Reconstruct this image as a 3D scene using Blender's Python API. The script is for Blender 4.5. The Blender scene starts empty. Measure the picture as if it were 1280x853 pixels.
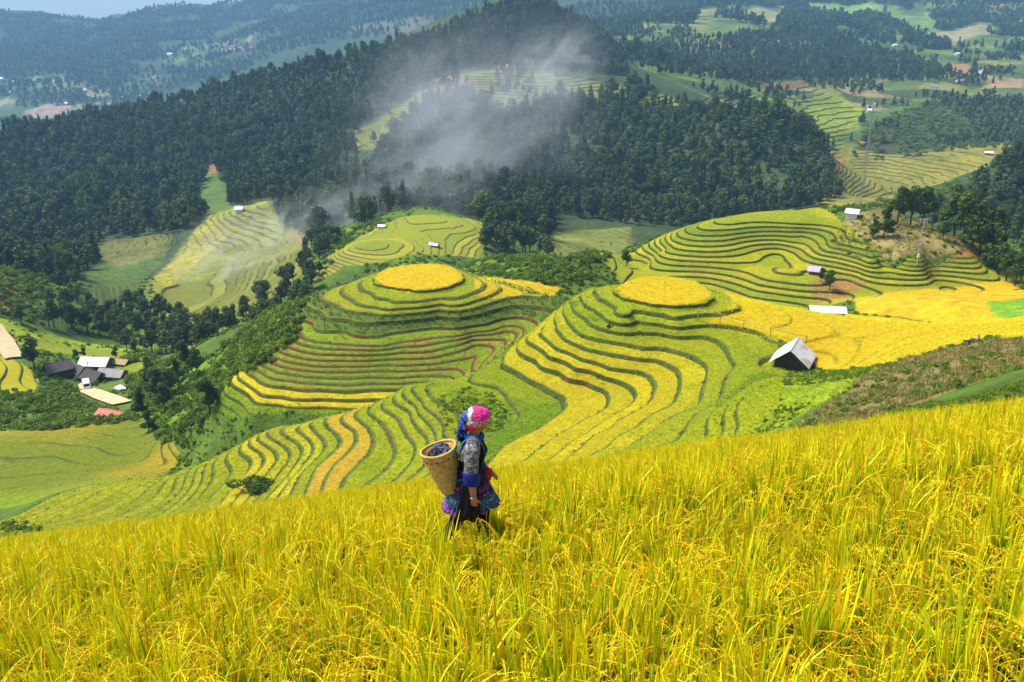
import bpy, bmesh, math, random
import numpy as np
from mathutils import Vector, Matrix

R = math.radians
scene = bpy.context.scene
COL = scene.collection

# ------------------------------------------------------------------ camera
FPX, PITCH, W0, H0 = 1150.0, R(21.0), 1280.0, 853.0
cam = bpy.data.cameras.new('camera')
cam.sensor_width = 36.0
cam.lens = FPX / W0 * 36.0
cam.clip_start = 0.1
cam.clip_end = 40000.0
cam_o = bpy.data.objects.new('camera', cam)
COL.objects.link(cam_o)
cam_o.location = (0, 0, 0)
cam_o.rotation_euler = (math.pi / 2 - PITCH, 0, 0)
scene.camera = cam_o

# ------------------------------------------------------------------ sky, sun, exposure
SUN_ELEV, SUN_AZ = R(56.0), R(-72.0)      # azimuth measured from +Y towards +X
wd = bpy.data.worlds.new('World')
scene.world = wd
wd.use_nodes = True
nt = wd.node_tree
bg = nt.nodes['Background']
sky = nt.nodes.new('ShaderNodeTexSky')
sky.sky_type = 'NISHITA'
sky.sun_disc = False
sky.sun_elevation = SUN_ELEV
sky.sun_rotation = SUN_AZ
sky.altitude = 1200
sky.air_density = 1.0
sky.dust_density = 2.0
nt.links.new(sky.outputs[0], bg.inputs[0])
bg.inputs[1].default_value = 0.11
sl = bpy.data.lights.new('sun', 'SUN')
sl.energy = 3.3
sl.angle = R(24.0)
sl.color = (1.0, 0.93, 0.80)
so = bpy.data.objects.new('sun', sl)
COL.objects.link(so)
sd = Vector((math.sin(SUN_AZ) * math.cos(SUN_ELEV), math.cos(SUN_AZ) * math.cos(SUN_ELEV), math.sin(SUN_ELEV)))
so.rotation_euler = sd.to_track_quat('Z', 'Y').to_euler()
vs = scene.view_settings
vs.view_transform = 'Standard'
vs.look = 'None'
vs.exposure = 0.92
vs.gamma = 1.0
scene.cycles.max_bounces = 6
scene.cycles.diffuse_bounces = 2
scene.cycles.glossy_bounces = 2
scene.cycles.transmission_bounces = 3
scene.cycles.volume_bounces = 4
scene.cycles.transparent_max_bounces = 8
scene.cycles.use_denoising = True
rng = np.random.default_rng(7)
random.seed(7)
# ------------------------------------------------------------------ materials
MATS = {}
def new_mat(name):
    m = bpy.data.materials.new(name); m.use_nodes = True
    MATS[name] = m
    return m, m.node_tree, m.node_tree.nodes['Principled BSDF']
def nd(nt, kind, **kw):
    n = nt.nodes.new(kind)
    for k, v in kw.items():
        if hasattr(n, k): setattr(n, k, v)
    return n
def ramp(nt, src, stops):
    n = nt.nodes.new('ShaderNodeValToRGB')
    e = n.color_ramp.elements
    while len(e) < len(stops): e.new(0.5)
    for i, (p, c) in enumerate(stops):
        e[i].position = p; e[i].color = (*c, 1) if len(c) == 3 else c
    nt.links.new(src, n.inputs[0]); return n.outputs[0]
def noise_node(nt, scale, detail=4, rough=0.6, coord='Object', dist=0.0, vec=None):
    tc = nt.nodes.new('ShaderNodeTexCoord')
    n = nt.nodes.new('ShaderNodeTexNoise')
    n.inputs['Scale'].default_value = scale; n.inputs['Detail'].default_value = detail
    n.inputs['Roughness'].default_value = rough; n.inputs['Distortion'].default_value = dist
    nt.links.new(vec if vec else tc.outputs[coord], n.inputs['Vector'])
    return n
def mixc(nt, a, b, fac, mode='MIX'):
    n = nt.nodes.new('ShaderNodeMix'); n.data_type = 'RGBA'; n.blend_type = mode
    for sock, val in ((n.inputs[0], fac), (n.inputs[6], a), (n.inputs[7], b)):
        if isinstance(val, (int, float)): sock.default_value = val
        elif isinstance(val, tuple): sock.default_value = (*val, 1) if len(val) == 3 else val
        else: nt.links.new(val, sock)
    return n.outputs[2]
def bump(nt, src, strength, dist, bsdf):
    b = nt.nodes.new('ShaderNodeBump')
    b.inputs['Strength'].default_value = strength; b.inputs['Distance'].default_value = dist
    nt.links.new(src, b.inputs['Height']); nt.links.new(b.outputs[0], bsdf.inputs['Normal'])
def plain(name, col, rough=0.7, var=0.25, scale=6.0, metal=0.0, bmp=0.0):
    m, nt, b = new_mat(name)
    n = noise_node(nt, scale, 5)
    lo = tuple(c * (1 - var) for c in col); hi = tuple(min(1, c * (1 + var)) for c in col)
    nt.links.new(ramp(nt, n.outputs[0], [(0.3, lo), (0.7, hi)]), b.inputs['Base Color'])
    b.inputs['Roughness'].default_value = rough; b.inputs['Metallic'].default_value = metal
    b.inputs['Specular IOR Level'].default_value = 0.25
    if bmp: bump(nt, n.outputs[0], bmp, 0.02, b)
    return m
def vcol(name, rough=0.85, var=0.35, scale=1.5, bmp=0.5, bdist=0.15, fine=14.0, transl=0.0):
    """colour carried by the surface itself (attribute col), broken up by noise"""
    m, nt, b = new_mat(name)
    at = nd(nt, 'ShaderNodeAttribute'); at.attribute_name = 'col'
    n1 = noise_node(nt, scale, 6, 0.65); n2 = noise_node(nt, fine, 3, 0.7)
    f1 = ramp(nt, n1.outputs[0], [(0.28, (1 - var,) * 3), (0.72, (1 + var,) * 3)])
    f2 = ramp(nt, n2.outputs[0], [(0.25, (1 - var * 0.9,) * 3), (0.75, (1 + var * 0.9,) * 3)])
    c = mixc(nt, at.outputs[0], f1, 1.0, 'MULTIPLY'); c = mixc(nt, c, f2, 1.0, 'MULTIPLY')
    nt.links.new(c, b.inputs['Base Color'])
    b.inputs['Roughness'].default_value = rough; b.inputs['Specular IOR Level'].default_value = 0.15
    if bmp: bump(nt, n2.outputs[0], bmp, bdist, b)
    return m

vcol('crop', var=0.24, scale=0.9, fine=6.0, bmp=0.9, bdist=0.30)
vcol('bank', var=0.45, scale=1.2, fine=5.0, bmp=1.0, bdist=0.35)
vcol('land', var=0.40, scale=0.35, fine=2.2, bmp=1.0, bdist=0.5)
vcol('far_land', var=0.40, scale=0.03, fine=0.22, bmp=1.0, bdist=2.5)

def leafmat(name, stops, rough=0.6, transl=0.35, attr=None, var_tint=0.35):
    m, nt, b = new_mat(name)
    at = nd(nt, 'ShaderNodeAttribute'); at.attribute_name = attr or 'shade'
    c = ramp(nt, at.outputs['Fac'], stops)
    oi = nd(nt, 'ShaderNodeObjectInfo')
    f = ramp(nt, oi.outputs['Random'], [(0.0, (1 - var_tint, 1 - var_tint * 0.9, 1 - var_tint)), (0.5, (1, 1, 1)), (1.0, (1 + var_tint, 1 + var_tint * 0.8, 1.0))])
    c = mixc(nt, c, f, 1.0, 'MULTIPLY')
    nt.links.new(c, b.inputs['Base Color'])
    b.inputs['Roughness'].default_value = rough; b.inputs['Specular IOR Level'].default_value = 0.2
    if transl:
        tr = nd(nt, 'ShaderNodeBsdfTranslucent'); nt.links.new(c, tr.inputs[0])
        mx = nd(nt, 'ShaderNodeMixShader'); mx.inputs[0].default_value = transl
        nt.links.new(b.outputs[0], mx.inputs[1]); nt.links.new(tr.outputs[0], mx.inputs[2])
        nt.links.new(mx.outputs[0], nt.nodes['Material Output'].inputs[0])
    return m

# ------------------------------------------------------------------ objects
def mesh_np(name, V, Fs, mats, mat_idx=None, smooth=False, cols=None):
    """Fs: (n,3) or (n,4) array, or list of such arrays"""
    if not isinstance(Fs, list): Fs = [Fs]
    Fs = [f for f in Fs if len(f)]
    me = bpy.data.meshes.new(name)
    V = np.asarray(V, np.float32)
    me.vertices.add(len(V)); me.vertices.foreach_set('co', V.ravel())
    loops = np.concatenate([f.ravel() for f in Fs]).astype(np.int32)
    tot = np.concatenate([np.full(len(f), f.shape[1]) for f in Fs]).astype(np.int32)
    me.loops.add(len(loops)); me.loops.foreach_set('vertex_index', loops)
    me.polygons.add(len(tot))
    me.polygons.foreach_set('loop_start', np.concatenate([[0], np.cumsum(tot)[:-1]]).astype(np.int32))
    me.polygons.foreach_set('loop_total', tot)
    for m in mats: me.materials.append(MATS[m] if isinstance(m, str) else m)
    if mat_idx is not None: me.polygons.foreach_set('material_index', np.asarray(mat_idx, np.int32))
    me.polygons.foreach_set('use_smooth', np.full(len(tot), bool(smooth)))
    if cols is not None:
        for an, arr in cols.items():
            arr = np.asarray(arr, np.float32)
            if arr.ndim == 1:
                a = me.attributes.new(an, 'FLOAT', 'POINT'); a.data.foreach_set('value', arr)
            else:
                if arr.shape[1] == 3: arr = np.concatenate([arr, np.ones((len(arr), 1), np.float32)], 1)
                a = me.attributes.new(an, 'FLOAT_COLOR', 'POINT'); a.data.foreach_set('color', arr.ravel())
    me.update(); me.validate()
    return me
def link(name, me, parent=None, loc=None, rot=None, **props):
    o = bpy.data.objects.new(name, me); COL.objects.link(o)
    if parent: o.parent = parent
    if loc is not None: o.location = loc
    if rot is not None: o.rotation_euler = rot
    for k, v in props.items(): o[k] = v
    return o
def thing(name, label, cat, loc=(0, 0, 0), rotz=0.0, group=None):
    o = bpy.data.objects.new(name, None); COL.objects.link(o)
    o.empty_display_size = 0.2
    o.location = loc; o.rotation_euler = (0, 0, rotz)
    o['label'] = label; o['category'] = cat
    if group: o['group'] = group
    return o
class MB:
    """collects shapes into one mesh"""
    def __init__(s): s.v = []; s.f = []; s.n = 0
    def add(s, V, Fc):
        V = np.asarray(V, float); s.v.append(V)
        s.f += [tuple(i + s.n for i in f) for f in Fc]; s.n += len(V); return s
    def box(s, c, d, M=None):
        V = np.array([[x, y, z] for x in (-.5, .5) for y in (-.5, .5) for z in (-.5, .5)]) * np.array(d)
        if M is not None: V = V @ np.array(M.to_3x3()).T
        return s.add(V + np.array(c), [(0, 1, 3, 2), (4, 6, 7, 5), (0, 4, 5, 1), (2, 3, 7, 6), (0, 2, 6, 4), (1, 5, 7, 3)])
    def tube(s, pts, rad, n=8, cap=True):
        pts = [Vector(p) for p in pts]
        rad = [rad] * len(pts) if isinstance(rad, (int, float)) else rad
        V = []; a = Vector((0.123, 0.456, 0.88))
        for i, p in enumerate(pts):
            t = (pts[min(i + 1, len(pts) - 1)] - pts[max(i - 1, 0)]).normalized()
            if i == 0:
                a = t.orthogonal().normalized()
            a = (a - t * a.dot(t)).normalized(); b = t.cross(a)
            for k in range(n):
                w = 2 * math.pi * k / n
                V.append(p + (a * math.cos(w) + b * math.sin(w)) * rad[i])
        Fc = [(i * n + k, i * n + (k + 1) % n, (i + 1) * n + (k + 1) % n, (i + 1) * n + k) for i in range(len(pts) - 1) for k in range(n)]
        if cap: Fc += [tuple(range(n - 1, -1, -1)), tuple(range((len(pts) - 1) * n, len(pts) * n))]
        return s.add([list(v) for v in V], Fc)
    def ball(s, c, r, n=12, m=8, M=None):
        r = (r, r, r) if isinstance(r, (int, float)) else r
        V = [[0, 0, 1]] + [[math.sin(math.pi * i / m) * math.cos(2 * math.pi * k / n), math.sin(math.pi * i / m) * math.sin(2 * math.pi * k / n), math.cos(math.pi * i / m)] for i in range(1, m) for k in range(n)] + [[0, 0, -1]]
        V = np.array(V) * np.array(r)
        if M is not None: V = V @ np.array(M.to_3x3()).T
        Fc = [(0, 1 + k, 1 + (k + 1) % n) for k in range(n)]
        Fc += [(1 + (i - 1) * n + k, 1 + i * n + k, 1 + i * n + (k + 1) % n, 1 + (i - 1) * n + (k + 1) % n) for i in range(1, m - 1) for k in range(n)]
        L = len(V) - 1
        Fc += [(L, 1 + (m - 2) * n + (k + 1) % n, 1 + (m - 2) * n + k) for k in range(n)]
        return s.add(V + np.array(c), Fc)
    def rings(s, rings, close=True, cap=(True, True)):
        n = len(rings[0]); V = np.concatenate([np.asarray(r, float) for r in rings])
        kk = n if close else n - 1
        Fc = [(i * n + k, i * n + (k + 1) % n, (i + 1) * n + (k + 1) % n, (i + 1) * n + k) for i in range(len(rings) - 1) for k in range(kk)]
        if close and cap[0]: Fc.append(tuple(range(n - 1, -1, -1)))
        if close and cap[1]: Fc.append(tuple(range((len(rings) - 1) * n, len(rings) * n)))
        return s.add(V, Fc)
    def mesh(s, name, mat, smooth=False):
        me = bpy.data.meshes.new(name)
        me.from_pydata(np.concatenate(s.v).tolist(), [], s.f)
        if isinstance(mat, str): mat = MATS[mat]
        me.materials.append(mat)
        if smooth: me.polygons.foreach_set('use_smooth', [True] * len(me.polygons))
        me.update(); return me
    def build(s, name, mat, parent=None, smooth=False, loc=None, rot=None, **props):
        return link(name, s.mesh(name, mat, smooth), parent, loc, rot, **props)

def scatter(name, pts, rot, scl, idx, protos, label, cat, attrs=None):
    """many small copies of a few shapes, as one object of stuff"""
    me = bpy.data.meshes.new(name)
    pts = np.asarray(pts, np.float32)
    me.vertices.add(len(pts)); me.vertices.foreach_set('co', pts.ravel())
    a = me.attributes.new('rot', 'FLOAT_VECTOR', 'POINT'); a.data.foreach_set('vector', np.asarray(rot, np.float32).ravel())
    scl = np.asarray(scl, np.float32)
    if scl.ndim == 1: scl = np.repeat(scl[:, None], 3, 1)
    a = me.attributes.new('scl', 'FLOAT_VECTOR', 'POINT'); a.data.foreach_set('vector', np.ascontiguousarray(scl).ravel())
    a = me.attributes.new('idx', 'INT', 'POINT'); a.data.foreach_set('value', np.asarray(idx, np.int32))
    for an, arr in (attrs or {}).items():
        arr = np.asarray(arr, np.float32)
        a = me.attributes.new(an, 'FLOAT_VECTOR', 'POINT'); a.data.foreach_set('vector', arr.ravel())
    o = link(name, me, kind='stuff', label=label, category=cat)
    ng = bpy.data.node_groups.new(name, 'GeometryNodeTree')
    ng.interface.new_socket('Geometry', in_out='INPUT', socket_type='NodeSocketGeometry')
    ng.interface.new_socket('Geometry', in_out='OUTPUT', socket_type='NodeSocketGeometry')
    gi = ng.nodes.new('NodeGroupInput'); go = ng.nodes.new('NodeGroupOutput')
    ip = ng.nodes.new('GeometryNodeInstanceOnPoints')
    ip.inputs['Pick Instance'].default_value = True
    jn = ng.nodes.new('GeometryNodeJoinGeometry')
    for p in protos:
        oi = ng.nodes.new('GeometryNodeObjectInfo'); oi.inputs[0].default_value = p
        oi.inputs['As Instance'].default_value = True
        ng.links.new(oi.outputs['Geometry'], jn.inputs[0])
    ng.links.new(jn.outputs[0], ip.inputs['Instance'])
    ng.links.new(gi.outputs[0], ip.inputs['Points'])
    for an, sock, dt in (('rot', 'Rotation', 'FLOAT_VECTOR'), ('scl', 'Scale', 'FLOAT_VECTOR'), ('idx', 'Instance Index', 'INT')):
        n = ng.nodes.new('GeometryNodeInputNamedAttribute'); n.data_type = dt; n.inputs[0].default_value = an
        ng.links.new(n.outputs[0], ip.inputs[sock])
    ng.links.new(ip.outputs[0], go.inputs[0])
    md = o.modifiers.new('scatter', 'NODES'); md.node_group = ng
    return o
def proto(name, me):
    return bpy.data.objects.new(name, me)      # shape used by scatter() only, never linked to the scene
# ------------------------------------------------------------------ noise
def _hash(ix, iy, seed):
    n = (ix.astype(np.int64) * 374761393 + iy.astype(np.int64) * 668265263 + seed * 974711) & 0x7fffffff
    n = ((n ^ (n >> 13)) * 1274126177) & 0x7fffffff
    n = n ^ (n >> 16)
    return (n & 0xffff) / 65535.0

def vnoise(x, y, seed=0):
    ix = np.floor(x); iy = np.floor(y)
    fx = x - ix; fy = y - iy
    fx = fx * fx * (3 - 2 * fx); fy = fy * fy * (3 - 2 * fy)
    a = _hash(ix, iy, seed); b = _hash(ix + 1, iy, seed)
    c = _hash(ix, iy + 1, seed); d = _hash(ix + 1, iy + 1, seed)
    return (a * (1 - fx) + b * fx) * (1 - fy) + (c * (1 - fx) + d * fx) * fy

def fbm(x, y, seed=0, oct=4):
    s = 0; a = 0.5; t = 0
    for k in range(oct):
        s = s + a * vnoise(x, y, seed + k * 17); t += a
        x = x * 2.03 + 11.3; y = y * 2.03 + 7.7; a *= 0.5
    return s / t - 0.5

def sstep(a, b, x):
    t = np.clip((x - a) / (b - a), 0, 1)
    return t * t * (3 - 2 * t)

# ------------------------------------------------------------------ photograph <-> place
CP, SP = math.cos(PITCH), math.sin(PITCH)
def slopes(u, v):
    """x/y and z/y of the sight line through a point of the photograph"""
    uu = (np.asarray(u, float) - 640) / FPX; vv = (np.asarray(v, float) - 426.5) / FPX
    dy = CP - vv * SP
    return uu / dy, -(SP + vv * CP) / dy

def pt_d(u, v, d):
    a, b = slopes(u, v); return (a * d, d, b * d)
def pt_z(u, v, z):
    a, b = slopes(u, v); d = z / b; return (a * d, d, z)

# ------------------------------------------------------------------ surveyed points of the land
LV_B = [-48.35, -49.3, -50.4, -51.5, -52.6, -53.7, -54.8, -55.9, -57.3, -58.8, -60.3, -61.5, -62.7, -64.0, -65.2, -66.5, -67.8,
        -69.0, -70.3, -72.0, -73.3, -74.6, -75.9, -77.2, -78.5, -79.8]
LV_A = [-58.1, -59.0, -59.9, -60.8, -61.8, -63.3, -64.4, -65.6, -67.0, -68.2, -69.4, -70.4, -71.4, -73.0, -74.6, -76.0, -77.4, -78.8]
_mid = [(a + b) / 2 for a, b in zip(LV_B[10:], LV_B[11:])]
LV_B = sorted(LV_B + [round(q, 2) for q in _mid])[::-1]
LV_A = LV_A + [-66.3, -64.95, -67.6, -68.8]
CONT = [
 # round hill at the right and the bowl below it
 (-49.3, [(749,367),(790,392),(842,396),(887,388),(912,375)]),
 (-50.4, [(730,364),(737,379),(756,392),(790,400),(865,403),(917,409),(955,420),(977,429)]),
 (-51.5, [(715,376),(719,388),(735,402),(759,412),(794,414),(831,416),(864,420),(899,432),(918,448),(916,465),(907,479),(890,505),(860,530)]),
 (-52.6, [(705,386),(709,402),(735,421),(770,427),(805,434),(841,438),(871,449),(886,458),(885,475),(875,497),(850,515),(820,535),(792,555)]),
 (-53.7, [(695,405),(700,417),(740,437),(780,445),(817,449),(845,461),(851,472),(847,495),(830,512),(797,535),(760,560)]),
 (-54.8, [(675,414),(685,427),(720,445),(760,459),(800,465),(817,477),(816,492),(805,509),(775,527),(742,547),(720,565)]),
 (-55.9, [(657,425),(685,445),(720,460),(755,471),(785,482),(794,495),(787,507),(765,522),(735,542),(700,565)]),
 (-57.3, [(646,437),(670,452),(700,466),(730,477),(752,486),(759,497),(754,510),(735,522),(700,542),(662,572)]),
 (-58.8, [(626,455),(655,472),(685,487),(702,502),(702,510),(690,522),(665,540),(630,560),(617,575)]),
 (-60.3, [(598,462),(617,485),(637,505),(645,517),(637,532),(610,548)]),
 (-61.5, [(527,479),(531,507),(555,543),(575,562)]),
 (-62.7, [(511,483),(515,515),(535,550)]),
 (-64.0, [(479,499),(481,531),(487,579)]),
 (-65.2, [(447,511),(443,539),(435,563),(411,591)]),
 (-66.5, [(399,523),(403,555),(379,587)]),
 (-67.8, [(371,531),(375,559),(360,595)]),
 (-69.0, [(344,535),(344,563),(336,591)]),
 (-70.3, [(316,547),(316,571),(300,603)]),
 (-72.0, [(280,566),(264,603)]),
 (-74.6, [(235,585),(215,612)]),
 (-77.5, [(150,607),(120,625)]),
 (-80.0, [(60,622),(10,648)]),
 # round hill at the left
 (-59.0, [(450,356),(460,366),(486,374),(529,375),(566,373),(592,366)]),
 (-59.9, [(430,359),(436,371),(460,383),(486,386),(560,381),(606,372)]),
 (-60.8, [(404,366),(420,383),(460,391),(540,387),(620,376),(680,369)]),
 (-61.8, [(385,371),(385,385),(406,397),(446,403),(486,401),(550,393),(640,381)]),
 (-63.3, [(391,405),(433,414),(486,415),(518,411),(606,405),(650,396)]),
 (-64.4, [(375,419),(419,429),(479,431),(519,425),(579,419),(630,408)]),
 (-65.6, [(359,431),(391,441),(439,443),(495,440),(539,439),(590,426)]),
 (-67.0, [(347,447),(379,455),(431,457),(479,455),(527,455)]),
 (-68.2, [(336,459),(360,467),(407,471),(455,471),(495,471)]),
 (-69.4, [(320,471),(360,485),(399,487),(431,489)]),
 (-70.4, [(312,483),(352,497),(387,500)]),
 (-71.4, [(308,491),(340,507),(360,510)]),
 (-73.0, [(280,489),(320,520)]),
 (-74.6, [(274,496),(305,528)]),
 # hill behind, at the right
 (-70.5, [(800,335),(880,358),(950,378),(1000,388)]),
 (-69.3, [(812,328),(900,351),(960,367),(1030,376)]),
 (-67.0, [(820,319),(900,332),(960,346),(1020,352)]),
 (-66.0, [(830,312),(900,323),(977,312),(1016,331),(1073,342),(1143,351),(1185,366)]),
 (-64.0, [(840,300),(930,302),(988,301),(1044,321),(1101,332),(1157,335),(1227,330)]),
 (-62.8, [(1002,292),(1039,312),(1087,326),(1157,329),(1222,324)]),
]
PTS = []
for z, line in CONT:
    for (u, v) in line:
        PTS.append(pt_z(u, v, z))
VIS = [ # (u, v, distance)
 # golden saddle right of the round hill, scrub slope
 (960,380,151),(1050,395,148),(1150,405,146),(1280,395,148),(1100,430,130),(1050,455,124),(990,455,127),(1150,435,121),
 (1280,415,125),(1212,432,113),(1280,432,98),(1150,462,95),(1050,510,88),(980,533,92),(1280,455,76),(1280,478,50),
 (1180,490,62),(940,500,103),(1000,475,112),(880,545,100),
 (1150,370,180),(1270,378,178),(1060,376,190),(1200,385,168),
 # hill behind at the right
 (1110,262,253),(1060,268,250),(1200,300,229),(1000,275,249),(920,283,247),(850,292,246),(760,318,240),(1150,290,243),(1230,345,214),(1280,352,212),
 # shrubs between the hills
 (640,330,238),(720,345,216),(600,326,255),(700,322,245),
 # left hill flanks
 (330,392,205),(250,432,222),(300,450,192),(230,520,180),(200,480,216),(260,470,200),
 # left basin and hamlet
 (120,560,168),(200,540,176),(60,600,151),(120,530,184),(230,575,158),(20,550,172),(180,590,150),(30,630,138),
 (145,515,201),(60,510,207),(110,475,242),(160,495,214),(20,460,236),(10,425,265),(5,400,290),(0,370,310),(0,345,330),
 (80,432,288),(200,440,268),(150,455,255),(100,402,320),(40,500,212),(0,490,218),
 # valley behind
 (200,400,338),(130,330,450),(280,330,420),(300,262,520),(240,380,360),(330,350,370),(440,310,335),(530,290,372),(400,345,320),
 (480,275,395),(590,285,380),(540,260,420),(360,300,455),(420,270,480),(200,300,500),(60,330,470),(730,300,430),(640,290,430),
 # dark wooded mountain
 (0,300,520),(0,230,700),(0,160,900),(70,160,900),(200,135,950),(100,240,680),(200,230,700),(300,200,760),(400,80,1000),(400,160,820),(400,230,640),
 (300,110,960),(520,50,1050),(640,2,1120),(760,50,1120),(640,60,1010),(560,150,760),(700,230,600),(600,100,850),(700,95,880),
 (800,105,900),(860,135,800),(800,180,680),(900,270,520),(900,200,600),(950,145,650),(1000,200,580),(1040,248,520),(840,250,545),(480,180,700),
 # far valley at the right
 (1050,225,740),(1150,200,780),(1030,140,950),(1200,150,950),(960,110,1050),(1280,170,900),(1280,250,440),(1250,205,500),(1230,260,420),(1280,215,520),
 (1000,60,1500),(1100,90,1250),(1230,92,1250),(1280,60,1600),(850,45,1500),(800,30,1700),(950,-5,2400),(1150,20,2200),(1280,-25,2700),(1050,-22,2900),(1050,30,1900),(700,-12,2700),
 # far mountain at the left
 (50,132,2400),(150,105,2700),(0,100,2700),(0,60,3300),(0,14,4200),(130,60,3300),(130,26,4200),(250,60,3100),(240,8,4300),(350,60,2900),(350,20,3600),
 (450,30,3000),(560,28,2700),(600,-10,3300),(450,-8,3900),
]
for u, v, d in VIS:
    PTS.append(pt_d(u, v, d))
HID = [ # (u, distance, z): ground hidden behind brows
 (640,40,-23.5),(640,60,-36),(640,80,-47.5),(640,98,-56),(500,60,-38),(500,95,-58.5),(350,60,-41),(350,95,-63),(200,60,-44),(200,95,-66),
 (0,60,-46),(0,95,-67),(800,40,-22),(800,60,-33),(800,85,-46),(950,40,-21),(950,65,-34),(1100,45,-22),(1100,65,-31.5),(1280,36,-17.0),
 (450,147,-71.5),(380,147,-74.5),(320,148,-78),(270,151,-81),(530,149,-68.8),(590,155,-66.5),(640,163,-63.4),
 (700,170,-60.5),(780,168,-57),(860,172,-60),(930,176,-63),(1000,172,-62),(1100,164,-60),(1200,158,-58.5),(780,195,-68),(880,195,-70.5),(700,195,-66),
 (525,212,-66),(525,232,-76),(440,215,-74),(450,250,-88),(600,215,-67),(680,212,-65.5),(560,290,-92),
 (850,290,-82),(1000,290,-80),(1110,285,-72),(1200,270,-76),(1280,255,-74),(1110,340,-105),(950,360,-108),(1250,330,-92),(760,290,-88),(700,350,-108),
 (100,700,-150),(0,1050,-170),(200,1150,-170),(400,1200,-130),(520,1300,-110),(640,1350,-75),(760,1350,-95),(0,1700,-290),(200,1700,-280),(400,1700,-220),
 (560,1900,-190),(640,1900,-120),(1000,680,-120),(1080,560,-130),(1280,620,-120),(900,750,-108),(950,830,-115),
 (0,5200,-330),(130,5200,-340),(240,5200,-300),(450,4900,-160),(640,4300,-150),(950,3300,-160),(1280,3600,-190),(0,8000,-500),(640,8000,-350),(1280,8000,-350),
]
for u, d, z in HID:
    a, b = slopes(u, 426.5); PTS.append((a * d, d, z))
# beyond the picture's sides the land goes on
for uu_, k in ((-330, 0), (1610, 1)):
    src = [(60,-46),(95,-64),(140,-84),(180,-92),(250,-100),(330,-99),(470,-125),(700,-120),(1000,-120),(1700,-260),(2600,-270),(4200,-110),(8000,-480)] if k == 0 else \
          [(36,-12),(60,-19),(90,-27),(125,-38),(150,-45),(180,-54),(230,-62),(330,-88),(500,-78),(900,-110),(1500,-70),(2500,-30),(8000,-350)]
    for d, z in src:
        a, b = slopes(uu_, 426.5); PTS.append((a * d, d, z))

RICE_H = 0.62
_py = np.array([0.0, 2.0, 3.6, 5.5, 7.45, 9.5, 12.0, 18.0, 26.0, 34.0, 60.0])
_pz = np.array([-2.15, -2.67, -3.17, -3.80, -4.50, -5.52, -6.86, -10.05, -14.3, -20.3, -40.0])
def canopy(x, y):
    k = np.clip(y, 0, 60)
    z = np.interp(k - 0.7, _py, _pz) + np.interp(k, _py, _pz) * 2 + np.interp(k + 0.7, _py, _pz)
    z = np.where(k < 0.8, np.interp(k, _py, _pz) * 4, z) / 4
    z = np.where(y < 0, -2.15 - 0.30 * y, z)
    return z + 0.155 * x
def near_ground(x, y):
    bund = 0.16 * np.exp(-((y - 7.47 + .06 * np.sin(x * .8)) / .38) ** 2)     # earth bund the woman walks along
    return canopy(x, y) - RICE_H + bund + 0.10 * fbm(x * 0.5, y * 0.5, 5, 3)
for uu_ in (-700, -330, 0, 300, 640, 950, 1280, 1610, 1950):
    for d in (4, 7.5, 12, 18, 25):
        a, b = slopes(uu_, 426.5); PTS.append((a * d, d, float(canopy(np.array(a * d), np.array(d))) - RICE_H))

PTS = np.array(PTS)
def _q(x, y):
    return np.stack([np.arctan2(x, y), 0.5 * np.log(x * x + y * y)], -1)
def _phi(r2):
    return 0.5 * r2 * np.log(np.maximum(r2, 1e-16))
_Q = _q(PTS[:, 0], PTS[:, 1]); _E = PTS[:, 2] / np.hypot(PTS[:, 0], PTS[:, 1])
_n = len(_Q)
_A = np.zeros((_n + 3, _n + 3))
_A[:_n, :_n] = _phi(((_Q[:, None] - _Q[None]) ** 2).sum(-1)) + np.eye(_n) * 2e-6
_A[:_n, _n] = 1; _A[:_n, _n + 1:] = _Q
_A[_n:, :_n] = _A[:_n, _n:].T
_C = np.linalg.solve(_A, np.concatenate([_E, np.zeros(3)]))

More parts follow.
